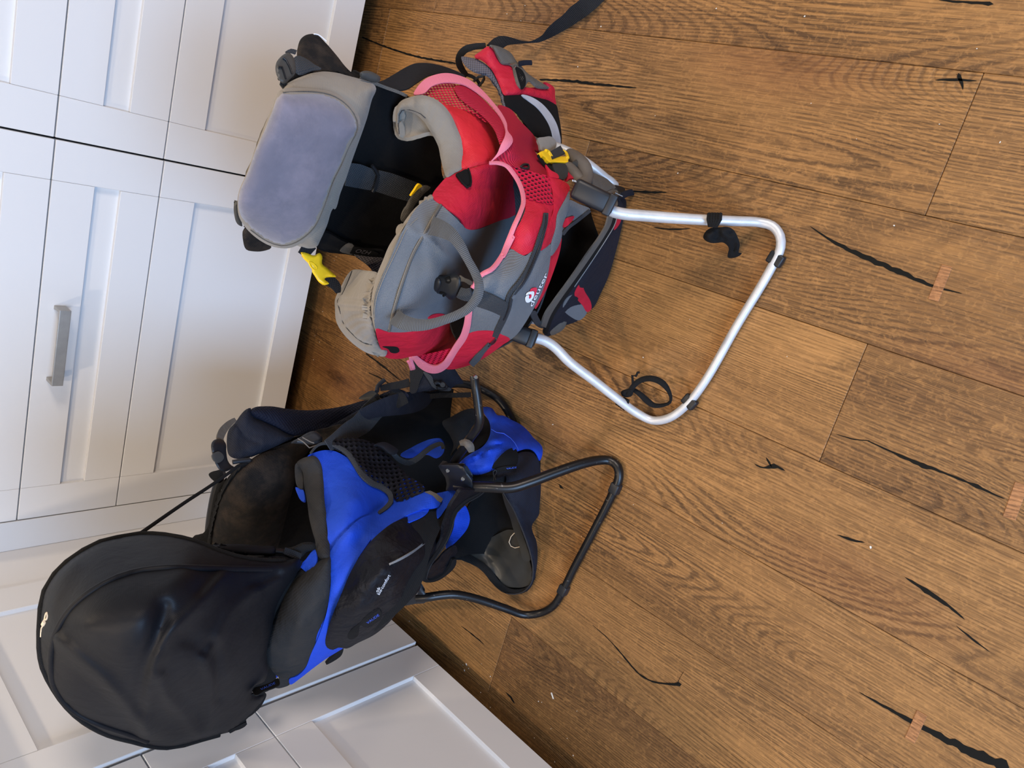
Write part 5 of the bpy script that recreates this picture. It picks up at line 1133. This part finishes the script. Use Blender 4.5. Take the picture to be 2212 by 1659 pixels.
G_tag = Field([(550, 1494, Y(-.738)), (604, 1470, Y(-.742)), (575, 1485, Y(-.742))])
panel('rim_tag', blu, M_black, [(548, 1487), (565, 1481), (584, 1474), (601, 1465), (604, 1478), (590, 1486), (570, 1493), (556, 1501), (549, 1500)], G_tag, off=.0, th=.002, sp=3)
lettering('tag_lettering', blu, M_bluet, 'VAUDE', (563.5, 1491.5), (31.5, -14.5), (-1.4, -4.4), G_tag, .0012, label='blue woven lettering')
# hood
hood_out = zT3((835, 262), (900, 262), (980, 268), (1080, 285), (1200, 320), (1300, 362), (1400, 395), (1550, 420), (1680, 425), (1790, 410), (1800, 430), (1770, 500), (1700, 600), (1650, 700), (1620, 850), (1590, 980), (1600, 1080), (1580, 1140), (1510, 1180), (1510, 1220), (1590, 1215), (1550, 1290), (1470, 1370), (1380, 1440), (1310, 1460), (1200, 1490), (1100, 1520), (1000, 1535), (900, 1525), (800, 1500), (650, 1460), (500, 1380), (400, 1290), (320, 1180), (260, 1060), (240, 940), (240, 840), (248, 700), (270, 600), (330, 500), (400, 430), (500, 360), (600, 310), (700, 285))
hood = panel('sun_hood', blu, M_hood, hood_out, G_hood, off=.0, bulge=.030, bw=45, th=.003, sp=7, nz=(.006, 90), label='taut black sun hood cloth',
             wr=[(zT3((330, 880), (450, 990), (620, 1130), (760, 1290), (860, 1440)), 0.0160, 15.3), (zT3((880, 1440), (880, 1250), (930, 1020), (1030, 850), (1180, 690), (1320, 520)), 0.0185, 17.0), (zT3((850, 1300), (860, 1100), (930, 880), (980, 700)), -0.0120, 17.0),
                 (zT3((1190, 1460), (1100, 1340), (1000, 1230), (960, 1120)), 0.0160, 15.3), (zT3((1240, 1440), (1260, 1150), (1230, 980), (1290, 900), (1400, 700), (1520, 600)), 0.0160, 15.3), (zT3((1220, 960), (1270, 910), (1290, 1000), (1300, 1240)), -0.0140, 11.9),
                 (zT3((980, 940), (1060, 880), (1150, 900)), -0.0075, 20.4), (zT3((1200, 600), (1300, 500)), -0.0075, 13.6), (zT3((1500, 560), (1660, 500)), -0.0075, 8.5), (zT3((1560, 590), (1680, 530)), 0.0063, 6.8), (zT3((300, 700), (350, 560), (430, 440)), 0.0075, 17.0), (zT3((900, 1400), (1000, 1480), (1180, 1470)), 0.0100, 23.8)])
panel('hood_edge_cloth', hood, M_black, zT3((1800, 420), (1850, 480), (1790, 620), (1700, 800), (1640, 980), (1650, 1120), (1600, 1200), (1500, 1200), (1500, 1000), (1560, 700), (1700, 480)), G_hood, off=-.014, th=.003, sp=7)
tube('hood_piping', hood, M_hood, zT3((1620, 470), (1450, 470), (1300, 468), (1150, 464), (1000, 463), (850, 478), (700, 520), (550, 600), (430, 700), (350, 820), (310, 940), (305, 1060), (322, 1160), (372, 1250), (460, 1330), (600, 1400), (750, 1450), (880, 1500)), .0042, on('sun_hood'), .001, seg=9, step=.012, label='raised seam of the hood')
tube('hood_edge', hood, M_black, [(p[0], p[1]) for p in zT3((1700, 425), (1550, 420), (1400, 395), (1300, 362), (1200, 320), (1080, 285), (980, 268), (835, 262), (700, 285), (600, 310), (500, 360), (400, 430), (330, 500), (270, 600), (248, 700), (240, 840), (240, 940), (260, 1060), (320, 1180), (400, 1290), (500, 1380), (650, 1460), (800, 1500), (900, 1525), (1000, 1535), (1100, 1520), (1200, 1490), (1310, 1460))], .0045, G_hood, .0, seg=8, step=.02)
panel('hood_skirt', hood, M_black, zT3((1590, 1215), (1560, 1290), (1510, 1340), (1470, 1372), (1475, 1398), (1380, 1442), (1360, 1440), (1310, 1462), (1200, 1492), (1180, 1480), (1290, 1420), (1400, 1370), (1440, 1300), (1500, 1220)), G_hood, off=.006, th=.003, sp=5)
panel('hood_skirt', hood, M_black, zT3((1362, 1440), (1470, 1385), (1477, 1398), (1375, 1453)), G_hood, off=.010, th=.002, sp=4, smooth=False)
G_arm = Field([(460, 1175, Y(-.695)), (600, 1182, Y(-.71)), (650, 1195, Y(-.725)), (560, 1200, Y(-.715)), (680, 1180, Y(-.73))])
panel('hood_arm', blu, M_hood, zT3((1255, 328), (1350, 322), (1450, 322), (1560, 332), (1648, 342), (1645, 385), (1560, 392), (1450, 388), (1350, 372)), G_arm, bulge=.012, bw=8, th=.008, sp=4, label='dark hood arm sleeve')
panel('hood_arm', blu, M_pockblk, zT3((1350, 372), (1500, 400), (1650, 385), (1740, 392), (1795, 402), (1760, 425), (1650, 432), (1500, 420), (1400, 398)), G_arm, off=.0, bulge=.008, bw=6, th=.006, sp=4)
tube('arm_rod', blu, M_blktube, zT3((1640, 362), (1700, 368)), .0045, G_arm, .006)
strip('webbing_strap', blu, M_blackweb, zT3((1700, 360), (1750, 380), (1800, 395)), [14, 16, 12], G_arm, .012, .003)
panel('hood_corner', blu, M_black, zT3((1660, 345), (1740, 340), (1820, 310), (1880, 318), (1885, 350), (1830, 370), (1800, 400), (1740, 370)), G_arm, off=.0, bulge=.006, bw=6, th=.006, sp=4)
tube('cord_end', hood, M_string, [(60 + a * .0603, 1300 + b * .0603) for a, b in ((470, 1250), (480, 1080), (495, 950), (545, 850), (580, 760), (600, 660), (615, 560), (650, 430), (690, 400), (705, 500), (680, 610), (640, 640), (610, 600))], .0011, on('sun_hood'), .002, step=.003, seg=6, label='knotted cream cord end on the hood')
tube('cord_knot', hood, M_string, [(60 + a * .0603, 1300 + b * .0603) for a, b in ((560, 800), (595, 740), (620, 690))], .0030, on('sun_hood'), .002, step=.002, seg=7)
# lower bag
bag = panel('bag_side', blu, M_blue, zR5((1110, 695), (1180, 682), (1260, 700), (1300, 750), (1340, 805), (1440, 815), (1540, 870), (1680, 940), (1780, 1020), (1880, 1140), (2000, 1260), (2020, 1320), (2010, 1420), (1975, 1490), (1940, 1420), (1880, 1340), (1800, 1310), (1700, 1330), (1600, 1370), (1480, 1450), (1370, 1560), (1250, 1640), (1000, 1700), (880, 1640), (760, 1560), (850, 1450), (1000, 1350), (1120, 1280), (1200, 1180), (1240, 1060), (1220, 900), (1150, 790)), G_low, off=.004, bulge=.008, bw=14, th=.004, sp=5, nz=(.012, 28), label='royal blue side of the lower bag',
            wr=[(zR5((1100, 1380), (1250, 1270), (1400, 1240)), -.008, 4), (zR5((1000, 1430), (1130, 1350), (1240, 1330)), .007, 4), (zR5((1240, 720), (1290, 860)), .008, 5), (zR5((1200, 1180), (1320, 1160)), .006, 5)])
tube('stitching', bag, M_bluet, zR5((1250, 1015), (1330, 1065), (1440, 1080), (1540, 1150), (1610, 1230), (1655, 1320)), .0007, G_low, .016, seg=5)
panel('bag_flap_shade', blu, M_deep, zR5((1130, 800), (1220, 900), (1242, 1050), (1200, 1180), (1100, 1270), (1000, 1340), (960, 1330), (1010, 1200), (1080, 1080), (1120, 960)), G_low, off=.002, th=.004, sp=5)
G_str = Field([(960, 915, Z(.22)), (1020, 885, Z(.16)), (1000, 990, Z(.2)), (970, 1000, Z(.19)), (980, 950, Z(.2))])
panel('inner_flap', blu, M_black, zR5((920, 710), (1000, 712), (1030, 760), (1020, 900), (960, 1000), (880, 1120), (780, 1240), (700, 1330), (640, 1420), (690, 1250), (640, 1120), (520, 910), (660, 830), (800, 750)), G_str, off=-.02, th=.004, bulge=.006, nz=(.004, 25), label='black inner cloth flap')
panel('inner_blue_patch', blu, M_blue, zF((650, 805), (740, 745), (830, 700), (930, 668), (1000, 672), (1025, 720), (1015, 790), (960, 830), (880, 800), (780, 822), (700, 828)), G_str, off=-.075, th=.003)
strip('webbing_strap', blu, M_dgrey, zF((590, 790), (640, 840), (720, 868), (800, 830), (870, 770), (940, 725), (1005, 710), (1020, 750)), [10, 11, 12, 12, 11, 10, 9, 8], Field([(860, 990, Y(-.62)), (900, 995, Y(-.64)), (955, 960, Y(-.66)), (930, 965, Y(-.65))]), .0, .002)
panel('strap_adjuster', blu, M_plast, zF((440, 710), (510, 690), (600, 730), (635, 760), (600, 800), (560, 790), (500, 740)), Field([(830, 960, Y(-.62)), (850, 975, Y(-.63)), (860, 960, Y(-.62))]), th=.006, bulge=.003, sp=3.5)
# strut and hinge
strut = tube('side_strut', blu, M_blktube, [p + (s,) for p, s in zip(zR5((1000, 225), (1012, 350), (1040, 520), (1062, 700), (1082, 880), (1060, 980), (960, 1120), (860, 1280), (770, 1400), (690, 1520)), (Z(.265), Z(.265), Z(.26), Z(.255), Z(.25), Z(.245), Z(.24), Z(.235), Z(.225), Z(.22)))], .0078, seg=12, label='bent black side strut', flat=1)
disc('screw', strut, M_screw, *zR5((1022, 240))[0], Z(.275), .0042, .003)
strip('strut_sleeve', strut, M_ggrey, [p + (s,) for p, s in zip(zR5((780, 1230), (860, 1215), (930, 1270), (960, 1360)), (Z(.247), Z(.252), Z(.248), Z(.236)))], [10, 18, 19, 12], th=.003, bow=.006, label='grey webbing keeper on the strut')
HBl = Field([(940, 1010, Z(.25)), (1005, 1010, Z(.245)), (980, 1050, Z(.225))])
hp = panel('hinge_plate', blu, M_plast, zR4((345, 140), (372, 125), (560, 125), (625, 150), (665, 215), (725, 300), (730, 345), (725, 395), (700, 412), (430, 412), (440, 340), (425, 270), (380, 200)), HBl, off=.004, bulge=.004, bw=5, th=.016, sp=4, smooth=False, label='black hinge bracket')
for c in zR4((452, 190), (622, 282)): disc('screw', hp, M_screw, c[0], c[1], None, .0048, .004, None, HBl, .009)
HB0 = at(895, 1300, Z=.215); HB1 = at(872, 1300, Z=.25)
hl2 = panel('hinge_plate', blu, M_plast, zG((1150, 545), (1180, 480), (1225, 470), (1255, 520), (1275, 545), (1270, 608), (1200, 618), (1110, 625), (1120, 600)), Field([(885, 1285, Z(.225)), (915, 1290, Z(.21)), (880, 1305, Z(.22))]), bulge=.006, bw=8, th=.02, sp=4, label='black hinge bracket')
disc('screw', hl2, M_screw, *zG((1205, 535))[0], Z(.236), .0045, .004)
kb = [(985, 1050, Z(.222)), (1019, 1051, Z(.215)), (1054, 1052, Z(.20)), (1105, 1053, Z(.172)), (1143, 1042, Z(.147)), (1200, 1021, Z(.105)), (1260, 1001, Z(.058)), (1296, 994, Z(.026)), (1318, 995, Z(.011)), (1334, 1008, Z(.009)), (1337, 1030, Z(.009)), (1325, 1062, Z(.009)), (1280, 1151, Z(.009)), (1238, 1231, Z(.009)), (1212, 1284, Z(.009)), (1196, 1308, Z(.009)), (1168, 1324, Z(.011)), (1134, 1328, Z(.028)), (1091, 1314, Z(.066)), (1044, 1298, Z(.108)), (1007, 1288, Z(.142)), (978, 1284, Z(.167)), (950, 1286, Z(.188)), (924, 1290, Z(.207)), (900, 1292, Z(.22))]
kk = tube('kickstand', blu, M_blktube, kb, .0078, seg=14, step=.008, radii=[1.25, 1.28, 1.25, 1.1, 1, 1, 1, 1.02, 1.08, 1.12], label='chipped black kickstand')
for c, v in (((1329, 1055), (-11, 26)), ((1217, 1274), (-9, 19))):
    p = at(c[0], c[1], Z=.009); q = at(c[0] + v[0], c[1] + v[1], Z=.009)
    dv = (q - p) / np.linalg.norm(q - p) * .011
    obox('foot_pad', kk, M_plast, p - dv, p + dv, (0, 0, 1), .0185, .0175, .003)
# open lower compartment
panel('bag_backing', blu, M_black, [(1000, 985), (1040, 930), (1110, 935), (1160, 965), (1162, 1060), (1150, 1110), (1130, 1130), (1100, 1060), (1040, 1050), (990, 1060), (985, 1020)], G_low, off=-.010, th=.004, sp=9)
panel('bag_lining', blu, M_deep, zR4((560, 1170), (700, 1140), (1000, 1160), (1250, 1000), (1395, 1100), (1410, 1300), (1390, 1440), (1300, 1530), (1200, 1550), (1110, 1545), (1000, 1440), (880, 1290), (760, 1220), (640, 1180)), G_flap, off=-.006, th=.003, sp=8)
panel('bag_lining', blu, M_deep, zR4((700, 560), (860, 430), (1060, 420), (1150, 560), (1290, 850), (1380, 1150), (1400, 1400), (1200, 1300), (1000, 1150), (700, 1130), (560, 1170), (500, 1180), (560, 900)), G_inn, off=.0, th=.004, sp=8, label='dark inside of the lower bag')
panel('bag_inner_blue', blu, M_blue, zR4((560, 625), (640, 575), (680, 640), (700, 740), (670, 840), (610, 920), (540, 990), (440, 1060), (460, 900), (520, 740)), G_inn, off=.006, th=.003, nz=(.008, 25), label='blue cloth inside the bag')
panel('bag_inner_cloth', blu, M_pockblk, zR4((215, 1400), (250, 1290), (340, 1190), (430, 1090), (540, 1030), (560, 1100), (520, 1180), (480, 1280), (380, 1380), (260, 1410)), G_lip, off=-.02, th=.003, nz=(.012, 14), sp=4)
panel('bag_liner', blu, M_liner, zR4((700, 1140), (760, 1030), (900, 960), (1050, 880), (1130, 850), (1230, 870), (1290, 1000), (1350, 1150), (1390, 1300), (1390, 1440), (1320, 1490), (1200, 1500), (1090, 1480), (1000, 1370), (880, 1250), (780, 1180)), G_flap, off=.002, th=.002, nz=(.008, 40), label='glossy black coated liner')
panel('bag_liner', blu, M_liner, zR4((1060, 430), (1130, 530), (1200, 660), (1270, 850), (1340, 1050), (1370, 1200), (1310, 1200), (1250, 1020), (1190, 860), (1150, 720), (1090, 560)), G_flap, off=.03, th=.002, sp=4)
tube('elastic_loop', blu, M_string, zR4((1212, 878), (1160, 930), (1138, 990), (1160, 1035), (1205, 1055), (1262, 1042)), .0009, G_flap, .012, seg=6, label='thin pale elastic loop')
bw_ = panel('bag_front', blu, M_navy, zR4((1060, 425), (1080, 400), (1100, 250), (1000, 300), (960, 200), (1010, 150), (1100, 60), (1200, 10), (1300, -20), (1400, -10), (1460, 60), (1490, 180), (1495, 400), (1480, 600), (1470, 690), (1420, 760), (1395, 810), (1405, 880), (1440, 960), (1458, 1080), (1455, 1200), (1440, 1330), (1415, 1420), (1380, 1500), (1330, 1550), (1400, 1430), (1405, 1300), (1385, 1150), (1350, 1020), (1300, 870), (1240, 720), (1170, 580), (1110, 480)), G_low, off=.002, bulge=.008, bw=12, th=.004, sp=5, nz=(.005, 40), label='navy front of the lower bag', wr=[(zR4((1250, 560), (1350, 640), (1470, 670)), -.006, 5)])
panel('bag_shoulder', blu, M_black, zR4((705, 300), (730, 240), (820, 190), (930, 140), (1000, 130), (990, 200), (950, 260), (900, 310), (800, 315)), G_low, off=.003, th=.004, sp=5)
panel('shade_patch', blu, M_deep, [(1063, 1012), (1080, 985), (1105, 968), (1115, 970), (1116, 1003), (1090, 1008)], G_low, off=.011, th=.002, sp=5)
tube('zip_pull', blu, M_plast, zR4((960, 300), (968, 250), (960, 200), (985, 178), (1000, 210), (978, 240), (990, 290)), .0016, G_low, .014, step=.004, seg=7)
strip('zip_pull_tab', blu, M_black, zR4((1000, 190), (1080, 170), (1170, 160), (1225, 155)), [9, 10, 10, 9], G_low, .014, .002)
lettering('tag_lettering', blu, M_bluet, 'VAUDE', (1094, 1014.2), (22, -2.8), (-.2, -3.6), G_low, .0165)
for nm, q, wd in (('zip_tape', zR4((860, 420), (790, 470), (680, 530), (600, 590), (545, 650), (510, 740), (495, 830), (450, 940), (400, 1030), (330, 1130), (260, 1230), (225, 1310), (205, 1400), (215, 1435)), [7, 8, 9, 9, 8, 8, 8, 8, 9, 9, 9, 8, 7, 5]),):
    z1 = strip(nm, blu, M_black, q, wd, G_lip, .0, .004, .001)
tube('zip_teeth', z1, M_zipblk, zR4((862, 425), (795, 478), (685, 540), (610, 600), (556, 660), (520, 745), (500, 830), (458, 945), (408, 1040), (338, 1140), (268, 1240), (233, 1320), (215, 1400)), .0011, G_lip, .004, seg=6)
panel('bag_upper_edge', blu, M_pockblk, zR4((730, 410), (850, 405), (800, 450), (680, 520), (580, 590), (530, 660), (500, 740), (480, 830), (430, 950), (370, 1040), (300, 1140), (240, 1230), (200, 1320), (180, 1400), (150, 1390), (190, 1290), (260, 1180), (340, 1060), (400, 940), (410, 830), (450, 700), (480, 600), (560, 470), (600, 415)), G_lip, off=-.004, th=.006, sp=5, nz=(.003, 25))
panel('bag_lower_lip', blu, M_black, zR4((200, 1440), (150, 1400), (190, 1330), (240, 1420), (330, 1400), (420, 1340), (480, 1260), (510, 1190), (545, 1180), (545, 1240), (500, 1310), (430, 1370), (350, 1420), (270, 1442)), G_lip, off=.002, th=.005, bulge=.002, bw=4, sp=3.5)
panel('flap_edge', blu, M_black, zR4((545, 1180), (600, 1140), (660, 1120), (780, 1180), (880, 1240), (950, 1310), (1010, 1400), (1080, 1470), (1170, 1515), (1270, 1515), (1350, 1480), (1395, 1400), (1412, 1300), (1420, 1400), (1380, 1500), (1300, 1560), (1200, 1578), (1110, 1570), (1020, 1520), (930, 1430), (860, 1340), (780, 1270), (680, 1220), (600, 1190)), G_flap, off=.006, th=.005, bulge=.002, bw=5, sp=4, label='black zip edge of the hanging flap')
tube('zip_teeth', blu, M_zipblk, zR4((1070, 430), (1110, 500), (1180, 610), (1240, 740), (1290, 860), (1335, 980), (1370, 1090), (1398, 1210), (1408, 1320), (1398, 1420), (1350, 1500), (1290, 1550), (1200, 1572), (1110, 1562)), .0015, lambda X: np.minimum(G_low(X), G_flap(X)), .008, seg=6)
# hip belt and straps between the two carriers
G_belt = Field([(880, 790, Z(.15)), (935, 800, Z(.13)), (985, 800, Z(.08)), (1000, 828, Z(.06)), (900, 840, Z(.16)), (940, 850, Z(.13)), (830, 840, Z(.2)), (815, 870, Z(.23))])
panel('hip_belt', blu, M_navy, zF((735, -30), (745, 60), (735, 160), (740, 275), (800, 265), (880, 255), (1000, 240), (1080, 235), (1130, 200), (1190, 190), (1150, 120), (1110, 55), (1080, -10), (1060, -60), (850, -80)), G_belt, off=-.006, bulge=.008, bw=16, th=.010, label='navy hip belt between the carriers', nz=(.004, 25))
strip('webbing_strap', blu, M_blackweb, zF((730, 180), (650, 200), (560, 215), (480, 230)), [17, 16, 15, 10], G_belt, -.004, .002)
panel('webbing_strap', blu, M_blackweb, zF((735, 60), (790, -20), (850, 90), (820, 170), (780, 270), (742, 275), (735, 180)), G_belt, off=.006, th=.002)
panel('webbing_strap', blu, M_dgrey, zF((845, 90), (920, 130), (935, 180), (960, 215), (1085, 235), (1085, 248), (960, 240), (920, 215), (900, 180)), G_belt, off=.010, th=.002, sp=4)
bc = tube('belt_buckle', blu, M_plast, zF((945, 195), (965, 182), (1000, 200), (1030, 205), (1045, 225), (1010, 235), (965, 225)), .0035, G_belt, .014, step=.004, seg=8)
disc('belt_rivet', bc, M_plast, *zF((1012, 203))[0], None, .007, .004, None, G_belt, .018)
tube('belt_hook', blu, M_plast, zF((450, 260), (458, 215), (480, 190), (515, 160)), .0045, G_belt, .004, seg=8)
strip('webbing_strap', blu, M_blackweb, zF((905, 300), (1000, 290), (1100, 290), (1250, 285)), [10, 9, 10, 10], Field([(930, 855, Z(.11)), (960, 853, Z(.09)), (1016, 852, Z(.08)), (980, 850, Z(.085))]), .0, .002)
